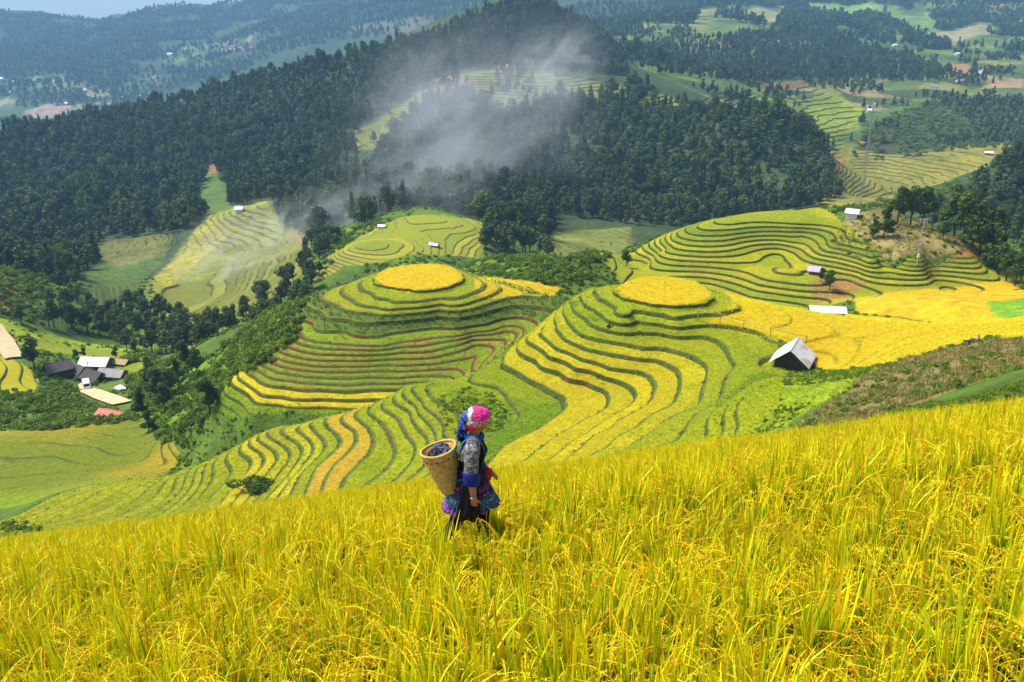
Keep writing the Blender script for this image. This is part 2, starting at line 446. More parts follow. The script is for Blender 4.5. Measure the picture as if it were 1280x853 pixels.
KN = [ # round hill tops: centre, radius, height, ring width
 dict(c=pt_d(831, 361, 150), r=7.7, ring=4.4, step=1.25),
 dict(c=pt_d(525, 344, 190), r=9.2, ring=4.6, step=1.15),
]
def H(x, y):
    """smooth lie of the land"""
    x = np.atleast_1d(np.asarray(x, float)); y = np.atleast_1d(np.asarray(y, float))
    sh = x.shape; x = x.ravel(); y = y.ravel()
    out = np.empty(len(x))
    for i in range(0, len(x), 20000):
        xs = x[i:i + 20000]; ys = y[i:i + 20000]
        q = _q(xs, ys)
        r2 = (q[:, 0:1] - _Q[None, :, 0]) ** 2 + (q[:, 1:2] - _Q[None, :, 1]) ** 2
        e = _phi(r2) @ _C[:_n] + _C[_n] + q @ _C[_n + 1:]
        out[i:i + 20000] = e * np.hypot(xs, ys)
    for k in KN:
        cx, cy, cz = k['c']
        rho = np.hypot(x - cx, y - cy)
        an = np.arctan2(y - cy, x - cx); rho = rho * (1 + 0.05 * np.sin(3 * an + 1) + .025 * np.sin(5 * an + cx) + .014 * np.sin(11 * an + 2) + .012 * np.sin(17 * an))
        cone = cz - 0.95 * sstep(k['r'], k['r'] + 1.0, rho) - (k['step'] - 0.75) * np.maximum(0, rho - k['r']) / k['ring']
        w = 1 - sstep(k['r'] * 1.05, k['r'] * 1.9, rho)
        out = out * (1 - w) + cone * w
    r = np.hypot(x, y)
    w = 1 - sstep(26, 40, r)
    if w.max() > 0:
        m = w > 0
        out[m] = out[m] * (1 - w[m]) + near_ground(x[m], y[m]) * w[m]
    m = r > 380
    if m.any():
        k = sstep(380, 900, r[m])
        out[m] += k * (22 * fbm(x[m] / 160, y[m] / 160, 3, 5)) * (1 + 3 * sstep(1800, 3500, r[m]))
    m = (r > 45) & (r <= 900)
    out[m] += 0.5 * fbm(x[m] / 14, y[m] / 14, 9, 3) * (1 + 1.5 * sstep(250, 420, r[m]))
    return out.reshape(sh)

_YS = np.exp(np.linspace(math.log(60), math.log(7500), 1500))
def hit(u, v, dmin=60, dmax=8000):
    """where the sight line through a photograph point meets the land"""
    a, b = slopes(u, v)
    ys = _YS[(_YS >= dmin) & (_YS <= dmax)]
    g = H(a * ys, ys) - b * ys
    i = np.argmax(g > 0)
    if g[i] <= 0:
        y = ys[-1]
    elif i == 0:
        y = ys[0]
    else:
        t = g[i - 1] / (g[i - 1] - g[i]); y = ys[i - 1] + t * (ys[i] - ys[i - 1])
    x = float(a * y); return (x, float(y), float(H(x, y)[0]))
def poly(*uv, dmin=60, dmax=8000):
    return np.array([hit(u, v, dmin, dmax)[:2] for u, v in uv])
def inside(P, x, y):
    c = np.zeros(x.shape, bool); j = len(P) - 1
    for i in range(len(P)):
        xi, yi = P[i]; xj, yj = P[j]
        t = ((yi > y) != (yj > y)) & (x < (xj - xi) * (y - yi) / (yj - yi + 1e-12) + xi)
        c ^= t; j = i
    return c
def edge_dist(P, x, y):
    d = np.full(x.shape, 1e9)
    for i in range(len(P)):
        ax, ay = P[i - 1]; bx, by = P[i]
        dx, dy = bx - ax, by - ay
        t = np.clip(((x - ax) * dx + (y - ay) * dy) / (dx * dx + dy * dy + 1e-12), 0, 1)
        d = np.minimum(d, np.hypot(x - ax - t * dx, y - ay - t * dy))
    return d
# ------------------------------------------------------------------ terraced regions (plan outlines)
def ud(*pts):
    out = []
    for u, d in pts:
        a, b = slopes(u, 426.5); out.append((a * d, d))
    return np.array(out)
GOLD, LIME, GREEN, OLIVE = (.64, .42, .008), (.24, .32, .006), (.11, .22, .005), (.40, .33, .008)
DEEP, BANK, SOIL, TAN, ORANGE = (.055, .115, .014), (.085, .130, .016), (.23, .095, .035), (.33, .25, .10), (.42, .25, .03)
REG = [
 dict(n='B', P=ud((985,121),(968,134),(955,141),(938,150),(925,157),(880,166),(790,168),(700,168),(620,157),(540,149),(450,146),(320,146),(200,141),(60,139),(-330,134),
                  (-330,118),(0,111),(300,103),(600,97),(900,89),(985,100)), lv=LV_B, fade=3.0, steep=.20),
 dict(n='A', P=ud((255,162),(300,152.5),(380,151),(460,151),(540,151.5),(600,157),(660,167),(720,179),(715,193),(660,205),(590,210),(520,214),(440,211),(395,206),
                  (372,196),(345,186),(300,182),(265,174)), lv=LV_A, fade=3.0, steep=.22),
 dict(n='C', P=ud((735,248),(775,205),(850,200),(950,196),(1020,196),(1075,203),(1200,201),(1300,203),(1300,226),(1230,219),(1150,217.5),(1090,219),(1045,231),(1012,249),(985,262),(900,262),(800,258)),
      lv=list(np.arange(-60.6, -73.5, -.85)), fade=3.0, steep=.25),
 dict(n='L', P=poly((-300,505),(60,535),(120,525),(170,522),(225,570),(180,605),(90,628),(-300,690)), lv=list(np.arange(-80, -96, -.7)), fade=5.0, steep=.35, amp=1.0, dm=.11),
 dict(n='Y', P=poly((-250,455),(20,448),(48,470),(44,492),(-250,492)), lv=list(np.arange(-88, -106, -1.1)), fade=4.0, steep=.3),
 dict(n='H', P=poly((15,425),(60,425),(150,437),(235,447),(230,458),(120,445),(40,437)), lv=list(np.arange(-90, -120, -1.5)), fade=4.0, steep=.3),
 dict(n='G', P=poly((920,372),(960,380),(1050,395),(1150,405),(1300,395),(1300,426),(1240,421),(1180,433),(1110,455),(1060,460),(1015,448),(990,432),(955,420),(920,408),(905,398)), lv=list(np.arange(-42, -57, -.62)), fade=3.0, steep=.3, amp=.55),
 dict(n='S', P=poly((398,352),(420,318),(455,292),(478,280),(592,276),(600,300),(598,322),(520,326),(440,330)), lv=list(np.arange(-70, -112, -.65)), fade=5.0, steep=.3),
]
FAR = [
 dict(n='T1', P=poly((180,365),(228,310),(262,270),(335,250),(352,285),(392,300),(388,332),(350,366),(305,392),(258,424),(218,410),(190,388)), lv=list(np.arange(-70, -150, -1.05)), fade=8.0, steep=.35, q=.2),
 dict(n='T2', P=poly((95,372),(128,305),(222,288),(205,330),(170,365),(130,395)), lv=list(np.arange(-80, -170, -.8)), fade=8.0, steep=.35),
 dict(n='T3', P=poly((690,288),(790,284),(795,302),(770,318),(690,332)), lv=list(np.arange(-80, -150, -1.0)), fade=8.0, steep=.35),
 dict(n='T4', P=poly((430,190),(435,168),(492,135),(560,100),(640,86),(700,94),(790,108),(915,143),(860,150),(800,128),(700,118),(640,140),(560,112),(500,152),(465,188)), lv=list(np.arange(-40, -140, -1.7)), fade=10, steep=.35),
 dict(n='T5', P=poly((1020,205),(1045,180),(1130,195),(1260,178),(1275,200),(1200,222),(1140,240),(1052,262),(1040,235)), lv=list(np.arange(-80, -170, -1.5)), fade=8.0, steep=.35),
 dict(n='T6', P=poly((985,170),(1000,130),(1035,112),(1085,140),(1060,168),(1010,185)), lv=list(np.arange(-80, -170, -2.2)), fade=8.0, steep=.35),
 dict(n='T7', P=poly((872,125),(905,112),(960,118),(985,142),(960,138),(920,150)), lv=list(np.arange(-80, -170, -2.2)), fade=8.0, steep=.35),
]
def rough(P, seed, k=.012, n=5):
    """wandering field edges"""
    out = []
    for i in range(len(P)):
        a, b = P[i], P[(i + 1) % len(P)]
        for j in range(n):
            out.append(a + (b - a) * j / n)
    out = np.array(out); r = np.hypot(out[:, 0], out[:, 1])
    f = r * .05
    out[:, 0] += r * k * 2.4 * fbm(out[:, 0] / f, out[:, 1] / f, seed, 3); out[:, 1] += r * k * 3.0 * fbm(out[:, 0] / f + 9, out[:, 1] / f + 3, seed + 5, 3)
    return out
for i_, r_ in enumerate(REG + FAR):
    if r_['n'] not in 'AB': r_['P'] = rough(r_['P'], 200 + i_, .022 if r_['n'] in 'LYHSC' else .03)
for r_ in REG + FAR:
    r_['lv'] = np.sort(np.array(r_['lv']))
    r_['bb'] = (r_['P'].min(0) - 1, r_['P'].max(0) + 1)

def region_of(x, y, regs):
    idx = np.full(x.shape, -1)
    for i, r in enumerate(regs):
        lo, hi = r['bb']
        m = (x > lo[0]) & (x < hi[0]) & (y > lo[1]) & (y < hi[1]) & (idx < 0)
        if m.any():
            k = np.where(m)[0]; k = k[inside(r['P'], x[k], y[k])]; idx[k] = i
    return idx
def wob(x, y):
    """small unevenness that makes terraces wander"""
    return 0.30 * fbm(x / 11, y / 11, 41, 2)
Q_OUT = 0.50          # share of each step taken up by the outward fall of the bed
def nearwob(r, x, y):
    return wob(x, y) * (1 if r['n'] in 'ABCLYHSG' else 3)
def steepness(x, y):
    e = 0.004 * np.hypot(x, y)
    return np.hypot(H(x + e, y) - H(x - e, y), H(x, y + e) - H(x, y - e)) / (2 * e)
def delta(r, x, y):
    """height share of a bank so that it stays about as wide everywhere"""
    st = np.diff(r['lv']).mean(); w = {'A': .62, 'B': .50}.get(r['n'], .42) if r['n'] in 'ABCLYHSG' else 1.0
    return np.clip(w * (1 + 1.1 * fbm(x / 7, y / 7, 181, 3)) * steepness(x, y), r.get('dm', .03), r['steep'] * st)
def zmap(r, h, dl):
    lv = r['lv']; i = np.clip(np.searchsorted(lv, h, side='right') - 1, 0, len(lv) - 2)
    lo = lv[i]; hi = lv[i + 1]; st = hi - lo; q = r.get('q', Q_OUT)
    f = (h - lo) / (hi - dl - lo)
    g = np.clip((h - (hi - dl)) / dl, 0, 1)
    return np.where(h < hi - dl, lo + q * st * np.clip(f, 0, 1), lo + q * st + g * (1 - q) * st)
def terrace(x, y, z, regs, dls=None):
    """returns stepped height"""
    x = np.asarray(x); idx = region_of(x, y, regs); out = z.copy()
    for i, r in enumerate(regs):
        k = np.where(idx == i)[0]
        if not len(k): continue
        h = z[k] + nearwob(r, x[k], y[k])
        out[k] = step_up(r, x[k], y[k], z[k], h, delta(r, x[k], y[k]))
    return out
def step_up(r, x, y, z, h, dl):
    m = sstep(0.2, r['fade'], edge_dist(r['P'], x, y)) * r.get('amp', 1.0)
    ok = (h > r['lv'][0]) & (h < r['lv'][-1])
    top = np.where(h >= r['lv'][-1], r['lv'][-1] + Q_OUT * (h - r['lv'][-1]), 0)
    zm = np.where(h >= r['lv'][-1], top, zmap(r, h, dl))
    return z + m * (zm - h) * (h > r['lv'][0])
def ground(x, y, regs=None):
    x = np.atleast_1d(np.asarray(x, float)); y = np.atleast_1d(np.asarray(y, float))
    return terrace(x, y, H(x, y), REG + FAR)

def cut(V, T, c, col):
    """cut triangles along column col of V = c"""
    h = V[:, col]
    near = np.abs(h - c) < 2e-4
    if near.any(): V = V.copy(); V[near, col] = c + 2e-4; h = V[:, col]
    ht = h[T]; up = ht > c
    s = up.sum(1); k = np.where((s == 1) | (s == 2))[0]
    if not len(k): return V, T
    tt = T[k]; up = up[k]; lone_up = up.sum(1) == 1
    lone = np.where(lone_up, up.argmax(1), (~up).argmax(1))
    r = np.arange(len(k))
    a = tt[r, lone]; b = tt[r, (lone + 1) % 3]; d = tt[r, (lone + 2) % 3]
    e = np.concatenate([np.stack([a, b], 1), np.stack([a, d], 1)])
    key = np.sort(e, 1); u, inv = np.unique(key[:, 0].astype(np.int64) * 100000000 + key[:, 1], return_inverse=True)
    i0 = u // 100000000; i1 = u % 100000000
    t = ((c - h[i0]) / (h[i1] - h[i0]))[:, None]
    nv = V[i0] * (1 - t) + V[i1] * t
    nv[:, col] = c
    base = len(V); V = np.concatenate([V, nv])
    p = base + inv[:len(k)]; q = base + inv[len(k):]
    T = T.copy(); T[k] = np.stack([a, p, q], 1)
    return V, np.concatenate([T, np.stack([p, b, d], 1), np.stack([p, d, q], 1)])

def build_zone(th, s, regs):
    Tg, S = np.meshgrid(th, s); x = (np.exp(S) * np.sin(Tg)).ravel(); y = (np.exp(S) * np.cos(Tg)).ravel()
    z = H(x, y)
    V = np.stack([x, y, z], 1)
    nx, ny = len(th), len(s)
    i = np.arange(nx * ny).reshape(ny, nx)
    a, b, c, d = i[:-1, :-1].ravel(), i[:-1, 1:].ravel(), i[1:, 1:].ravel(), i[1:, :-1].ravel()
    T = np.concatenate([np.stack([a, b, c], 1), np.stack([a, c, d], 1)])
    cen = V[T].mean(1)
    treg = region_of(cen[:, 0], cen[:, 1], regs)
    Vs = [V]; Ts = [T[treg < 0]]; TR = [np.full((treg < 0).sum(), -1)]; LE = [np.full((treg < 0).sum(), -1)]; RI = [np.zeros((treg < 0).sum(), int)]
    off = len(V)
    for ri, r in enumerate(regs):
        k = treg == ri
        if not k.any(): continue
        u, inv = np.unique(T[k], return_inverse=True); t = inv.reshape(-1, 3)
        P = V[u]; h = P[:, 2] + nearwob(r, P[:, 0], P[:, 1]); dl = delta(r, P[:, 0], P[:, 1])
        W = np.concatenate([P, h[:, None], (h + dl)[:, None], (h - .7 * dl)[:, None]], 1)
        lo, hi = h.min(), h.max()
        for L in r['lv']:
            if L > hi + 2 or L < lo - 2: continue
            W, t = cut(W, t, L, 4)
            W, t = cut(W, t, L, 3)
            W, t = cut(W, t, L, 5)
        hm = W[t, 3].mean(1); hd = W[t, 4].mean(1)
        n = np.searchsorted(r['lv'], hd) - 1
        Ln = r['lv'][np.clip(n, 0, None)]
        rs = np.where((n >= 0) & (hm < Ln), 1, np.where((n >= 0) & (W[t, 5].mean(1) < Ln), 2, 0))
        zz = step_up(r, W[:, 0], W[:, 1], W[:, 2], W[:, 3], W[:, 4] - W[:, 3])
        Vn = np.stack([W[:, 0], W[:, 1], zz], 1)
        Vs.append(Vn); Ts.append(t + off); off += len(Vn)
        TR.append(np.full(len(t), ri)); LE.append(n); RI.append(rs)
    return np.concatenate(Vs), np.concatenate(Ts), np.concatenate(TR), np.concatenate(LE), np.concatenate(RI), None

# ------------------------------------------------------------------ what grows where
PAINT = [ # plan outline, colour, what
 ('gold', poly((905,362),(960,378),(1050,393),(1150,403),(1300,393),(1300,428),(1240,420),(1180,432),(1110,455),(1060,462),(1010,450),(985,432),(955,421),(917,410),(900,404),(880,400),(905,388),(912,376)), GOLD, 2.0),
 ('gold', poly((600,345),(640,350),(700,362),(698,367),(650,370),(606,373),(596,360)), GOLD, 1.0),
 ('scrub', poly((1300,425),(1240,424),(1180,437),(1120,452),(1070,480),(1030,508),(985,535),(1060,530),(1160,505),(1300,490)), (.22, .18, .055), 3.0),
 ('lime', poly((985,440),(1060,462),(1110,457),(1060,490),(1000,520),(960,545),(880,560),(900,500)), LIME, 3.0),
 ('dome', poly((1040,300),(1060,272),(1110,262),(1160,268),(1210,300),(1222,320),(1157,327),(1087,324),(1045,312)), (.33, .27, .09), 3.0),
 ('gold', poly((1060,374),(1150,362),(1300,352),(1300,392),(1150,402),(1070,392)), GOLD, 2.0),
 ('lime', poly((1235,378),(1300,362),(1300,392),(1240,392)), (.20,.40,.016), 2.0),
 ('soil', poly((1010,352),(1050,345),(1085,350),(1060,372),(1020,378)), (.36,.19,.06), 1.5),
 ('soil', poly((1200,318),(1232,322),(1238,330),(1200,330)), (.40,.15,.05), 1.5),
 ('bright', poly((160,520),(215,480),(250,450),(300,430),(280,470),(235,510),(205,548)), (.16,.30,.016), 5.0),
 ('red', poly((-120,345),(20,350),(38,376),(10,388),(-120,385)), (.34,.15,.05), 4.0),
 ('garden', poly((-300,495),(60,498),(180,515),(170,525),(60,535),(-300,508)), (.12,.23,.016), 5.0),
 ('lime', poly((-300,405),(60,418),(150,432),(240,445),(232,462),(120,448),(-300,436)), (.28,.36,.016), 4.0),
 ('tan', poly((215,420),(262,395),(278,405),(250,432),(225,437)), (.28,.22,.10), 4.0),
]
FPAINT = [
 ('fields', poly((-200,120),(0,95),(70,92),(130,112),(215,108),(130,140),(100,156),(-200,165), dmin=1500), (0.099,0.133,0.054), 60),
 ('fields', poly((150,95),(200,92),(208,118),(160,122), dmin=1500), (0.132,0.119,0.060), 30),
 ('fields', poly((205,72),(255,55),(350,40),(360,48),(260,72),(215,82), dmin=1500), (0.099,0.140,0.048), 40),
 ('tan', poly((435,28),(540,18),(545,34),(440,40), dmin=1400), (0.125,0.119,0.060), 30),
 ('fields', poly((770,45),(850,10),(1000,0),(1300,-5),(1300,260),(1040,260),(1000,190),(940,140),(880,120),(800,85), dmin=700), (0.132,0.189,0.033), 20),
 ('field', poly((890,25),(935,10),(985,15),(970,28), dmin=900), (0.264,0.252,0.096), 15),
 ('field', poly((1000,2),(1090,2),(1110,18),(1060,22),(1010,12), dmin=900), (0.185,0.280,0.054), 15),
 ('field', poly((1150,38),(1230,28),(1262,45),(1190,58), dmin=900), (0.277,0.252,0.120), 15),
 ('field', poly((1100,15),(1160,20),(1180,40),(1140,45), dmin=900), (0.132,0.224,0.042), 15),
 ('soil', poly((1186,82),(1214,81),(1214,94),(1186,94), dmin=900), (0.330,0.182,0.078), 6),
 ('soil', poly((1228,112),(1255,100),(1285,99),(1285,110), dmin=900), (0.363,0.252,0.120), 6),
 ('soil', poly((945,104),(1000,100),(1010,110),(950,112), dmin=700), (0.185,0.119,0.060), 8),
 ('heath', poly((1065,195),(1100,150),(1160,128),(1300,118),(1300,178),(1230,185),(1130,200), dmin=700), (0.063,0.073,0.027), 15),
 ('green', poly((1000,170),(1012,120),(1045,112),(1085,140),(1062,168), dmin=700), (0.198,0.252,0.018), 8),
 ('olive', poly((1022,205),(1050,182),(1135,192),(1262,178),(1275,200),(1200,222),(1140,240),(1055,262)), (0.224,0.217,0.030), 8),
 ('orange', poly((1022,208),(1040,192),(1062,196),(1055,215)), (0.290,0.189,0.024), 6),
 ('yellow', poly((1155,205),(1200,200),(1260,180),(1270,195),(1200,220)), (0.251,0.231,0.024), 6),
 ('t4', poly((430,190),(435,168),(492,135),(560,100),(640,86),(700,94),(790,108),(915,143),(860,150),(800,128),(700,118),(640,140),(560,112),(500,152),(465,188)), (.15,.17,.028), 8),
 ('t4o', poly((545,98),(580,92),(600,105),(560,112)), (0.277,0.182,0.048), 6),
 ('t4y', poly((810,122),(915,143),(860,150),(815,132)), (0.277,0.266,0.018), 6),
 ('t1', poly((180,365),(228,310),(262,270),(335,250),(352,285),(392,300),(388,332),(350,366),(305,392),(258,424),(218,410),(190,388)), (0.218,0.238,0.030), 6),
 ('t1y', poly((190,350),(240,300),(265,275),(300,285),(270,310),(215,360)), (0.317,0.294,0.018), 6),
 ('t1o', poly((355,282),(392,292),(385,312),(360,300)), (0.264,0.210,0.048), 6),
 ('t2', poly((95,372),(128,305),(222,288),(205,330),(170,365),(130,395)), (0.079,0.133,0.021), 6),
 ('t2o', poly((118,318),(135,300),(215,290),(205,318),(150,335)), (.14,.15,.035), 6),
 ('t3', poly((690,288),(790,284),(795,302),(770,318),(690,332)), (0.165,0.189,0.030), 6),
 ('gl', poly((245,250),(262,208),(285,225),(292,262),(262,268)), (0.086,0.147,0.024), 8),
 ('red', poly((630,84),(648,81),(650,86),(634,88)), (0.363,0.140,0.060), 6),
 ('red', poly((262,206),(272,203),(274,216),(264,218)), (0.297,0.154,0.060), 5),
]
def paint(x, y, c, plist):
    wx = x + 0; wy = y + 0
    r = np.hypot(x, y)
    k = 0.02 * r
    wx = x + k * fbm(x / (0.05 * r), y / (0.05 * r), 71, 3) * 0.6; wy = y + k * fbm(x / (0.05 * r), y / (0.05 * r), 83, 3) * 0.6
    for nm, P, col, soft in plist:
        lo = P.min(0) - soft; hi = P.max(0) + soft
        m = np.where((wx > lo[0]) & (wx < hi[0]) & (wy > lo[1]) & (wy < hi[1]))[0]
        if not len(m): continue
        ins = inside(P, wx[m], wy[m]); ed = edge_dist(P, wx[m], wy[m])
        w = np.where(ins, sstep(-soft * .3, soft * .3, ed), sstep(soft * .3, -soft * .3, ed) * 0)[:, None]
        c[m] = c[m] * (1 - w) + np.array(col) * w
    return c
def lerp(a, b, t): return np.array(a) * (1 - t) + np.array(b) * t
LEVCOL_B = {-49.3: LIME, -50.4: LIME, -51.5: (0.180,0.274,0.008), -52.6: (0.216,0.288,0.008), -53.7: (0.391,0.365,0.008), -54.8: OLIVE, -55.9: (0.500,0.400,0.008), -57.3: OLIVE, -58.8: (0.440,0.360,0.008),
            -60.3: GREEN, -61.5: (0.194,0.288,0.008), -62.7: LIME, -64.0: LIME, -65.2: ORANGE, -66.5: (0.230,0.302,0.008), -67.8: (0.391,0.383,0.008), -69.0: (0.288,0.317,0.008), -70.3: (0.442,0.391,0.008), -72.0: (0.252,0.302,0.008)}
LEVCOL_A = {-59.0: (0.259,0.317,0.008), -59.9: (0.288,0.317,0.008), -60.8: (0.302,0.317,0.008), -61.8: (0.115,0.180,0.017), -63.3: (0.108,0.173,0.017), -64.4: (0.216,0.302,0.008), -65.6: (0.216,0.302,0.008), -67.0: (0.187,0.288,0.008), -68.2: (0.202,0.288,0.008),
            -69.4: (0.216,0.295,0.008), -70.4: (0.580,0.470,0.008), -71.4: (0.600,0.480,0.008), -73.0: (0.202,0.302,0.008), -74.6: (0.158,0.274,0.008)}
def crop_colour(rn, L, x, y):
    """standing crop on one terrace"""
    n = len(x); f = fbm(x / 9, y / 9, 61, 3)[:, None]; g = fbm(x / 2.5, y / 2.5, 62, 2)[:, None]
    if rn == 'B':
        c = np.repeat([LEVCOL_B[min(LEVCOL_B, key=lambda q: abs(q - L))] if L > -72.6 else (0.245,0.288,0.006)], n, 0).astype(float)
        if L < -60: c = c * (.85 + .35 * _hash(np.array([int(L * 100)]), np.array([5]), 3)[0])
        cx, cy, cz = KN[0]['c']
        if L < -52 and L > -60:      # towards the crest of the spur the crop is greener, in the bowl riper
            w = sstep(4, -12, x + (y - 140) * -.5)[:, None] * .75
            c = c * (1 - w) + np.array((0.259,0.310,0.008)) * w
            w = (sstep(100, 88, y - .25 * x))[:, None]*0
        c = c * (1 + .25 * g)
        w = np.clip(.5 + 1.6 * f, 0, 1) * .30
        c = c * (1 - w) + np.array((0.560,0.440,0.008)) * w
        if L > -48.9 or True:
            d = np.hypot(x - cx, y - cy)[:, None]
            if L > -49.4: c = np.where(d < KN[0]['r'] * 1.02, np.array(GOLD), c)
    elif rn == 'A':
        c = np.repeat([LEVCOL_A[min(LEVCOL_A, key=lambda q: abs(q - L))]], n, 0).astype(float) * (1 + .25 * g)
        cx, cy, cz = KN[1]['c']; d = np.hypot(x - cx, y - cy)[:, None]
        if L > -59.1: c = np.where(d < KN[1]['r'] * 1.02, np.array(GOLD), c)
    elif rn == 'C':
        h = _hash(np.array([int(L * 10)]), np.array([3]), 5)[0]
        c = np.repeat([lerp((0.173,0.259,0.008), (0.408,0.383,0.008), h)], n, 0) * (1 + .2 * g)
        w = sstep(.05, .2, f) * .4; c = c * (1 - w) + np.array((0.560,0.450,0.008)) * w
    elif rn == 'L':
        w = sstep(-.12, .15, fbm(x / 30, y / 30, 64, 2))[:, None]
        c = np.array((0.180,0.216,0.009)) * (1 - w) + np.array((0.360,0.280,0.009)) * w
        w = sstep(150, 140, y)[:, None]; c = c * (1 - w) + np.array((0.230,0.317,0.008)) * w
    elif rn == 'G':
        h = _hash(np.array([int(L * 100)]), np.array([11]), 5)[0]
        c = lerp((0.600,0.400,0.006), (0.660,0.450,0.006), h) * (1 + .25 * g + .25 * f)
    elif rn == 'Y':
        c = np.repeat([(0.442,0.399,0.008)], n, 0) * (1 + .3 * f)
    elif rn == 'H':
        c = np.repeat([(0.238,0.288,0.008)], n, 0) * (1 + .3 * f)
    elif rn[0] == 'T':
        h = _hash(np.array([int(L * 10)]), np.array([7]), 9)[0]
        c = paint(x, y, np.repeat([(0.187,0.209,0.017)], n, 0), [p for p in FPAINT if p[0][:2] == rn.lower()]) * (.75 + .5 * h) * (1 + .3 * g)
    else:
        h = _hash(np.array([int(L * 10)]), np.array([7]), 9)[0]
        c = np.repeat([lerp((0.216,0.274,0.017), (0.408,0.383,0.017), h)], n, 0)
        if L > -84: c = np.repeat([lerp((0.340,0.270,0.017), (0.216,0.238,0.017), h)], n, 0)
    return c
def bank_colour(rn, L, x, y):
    n = len(x); f = fbm(x / 6, y / 6, 91, 3)[:, None]
    c = np.repeat([BANK], n, 0).astype(float)
    if rn == 'A':
        w = sstep(-.20, .05, f) * (1.0 if L in (-64.4, -64.95, -65.6, -66.3, -67.0, -67.6, -63.3) else .45)
        c = c * (1 - w) + np.array((.15,.062,.020)) * w
    elif rn == 'B':
        w = sstep(.0, .2, f) * (.85 if L in (-55.9, -57.3) else .35)
        c = c * (1 - w) + np.array((.16,.09,.025)) * w
    elif rn == 'C':
        c = np.repeat([(.055,.075,.015)], n, 0); w = sstep(.0, .2, f) * .5; c = c * (1 - w) + np.array((.20,.09,.03)) * w
    elif rn == 'L': c = np.repeat([(.10,.14,.012)], n, 0)
    elif rn[0] == 'T': c = np.repeat([(.09, .09, .025)], n, 0)
    elif rn == 'G': c = np.repeat([(.40, .27, .012)], n, 0)
    elif rn == 'S': c = np.repeat([(.20,.13,.06)], n, 0)
    return c

def bund_colour(rn, cc, x, y):
    """trodden grassy edge of a terrace"""
    f = np.clip(.5 + 2.2 * fbm(x / 5, y / 5, 95, 3), 0, 1)[:, None]
    c = np.array((.12, .20, .02)) * (1 - f) + np.array((.24, .18, .045)) * f
    return c if rn in 'ABC' else (cc * .8 if rn == 'G' else .5 * c + .5 * cc)
# ------------------------------------------------------------------ land around the camera
TRI = {}
def base_col(x, y):
    f = fbm(x / 18, y / 18, 21, 4)[:, None]; g = fbm(x / 4, y / 4, 22, 3)[:, None]
    c = lerp((.050, .105, .014), (.15, .24, .02), np.clip(.5 + 1.5 * f, 0, 1)) * (1 + .5 * g)
    return c
# near field
th = np.linspace(-.95, .95, 150); s = np.linspace(math.log(1.2), math.log(64), 150)
V, T, treg, lev, ris, hh = build_zone(th, s, [])
c = base_col(V[:, 0], V[:, 1]) * .8
w = (np.hypot(V[:, 0], V[:, 1]) < 30)[:, None]; c = np.where(w, np.array((.10, .085, .02)), c)
link('rice_field_ground', mesh_np('rice_field_ground', V, T, ['land'], smooth=True, cols={'col': c}), kind='structure')
# terraced hills
th = np.linspace(-.82, .82, 468); s = np.linspace(math.log(62), math.log(425), 560)
MID = REG + FAR[:3]
V, T, treg, lev, ris, hh = build_zone(th, s, MID)
bc = paint(V[:, 0], V[:, 1], base_col(V[:, 0], V[:, 1]), PAINT + [p for p in FPAINT if p[0][:2] in ('t1', 't2', 't3', 'gl')])
m0 = (treg < 0) | (lev < 0)
def submesh(V, T, keep, mats, mi=None, cols=None, smooth=True):
    T = T[keep]; u, inv = np.unique(T, return_inverse=True)
    return mesh_np('land', V[u], inv.reshape(-1, 3), mats, None if mi is None else mi[keep], smooth, {k: a[u] for k, a in (cols or {}).items()})
hills = link('terraced_hills', submesh(V, T, m0, ['land'], cols={'col': bc}), kind='structure')
hills.data.name = 'terraced_hills'
MIDV, MIDT, MIDTREG, MIDLEV, MIDRIS = V, T, treg, lev, ris
RISERS = []
TREADS = []       # sample points for the standing rice
ntr = 0
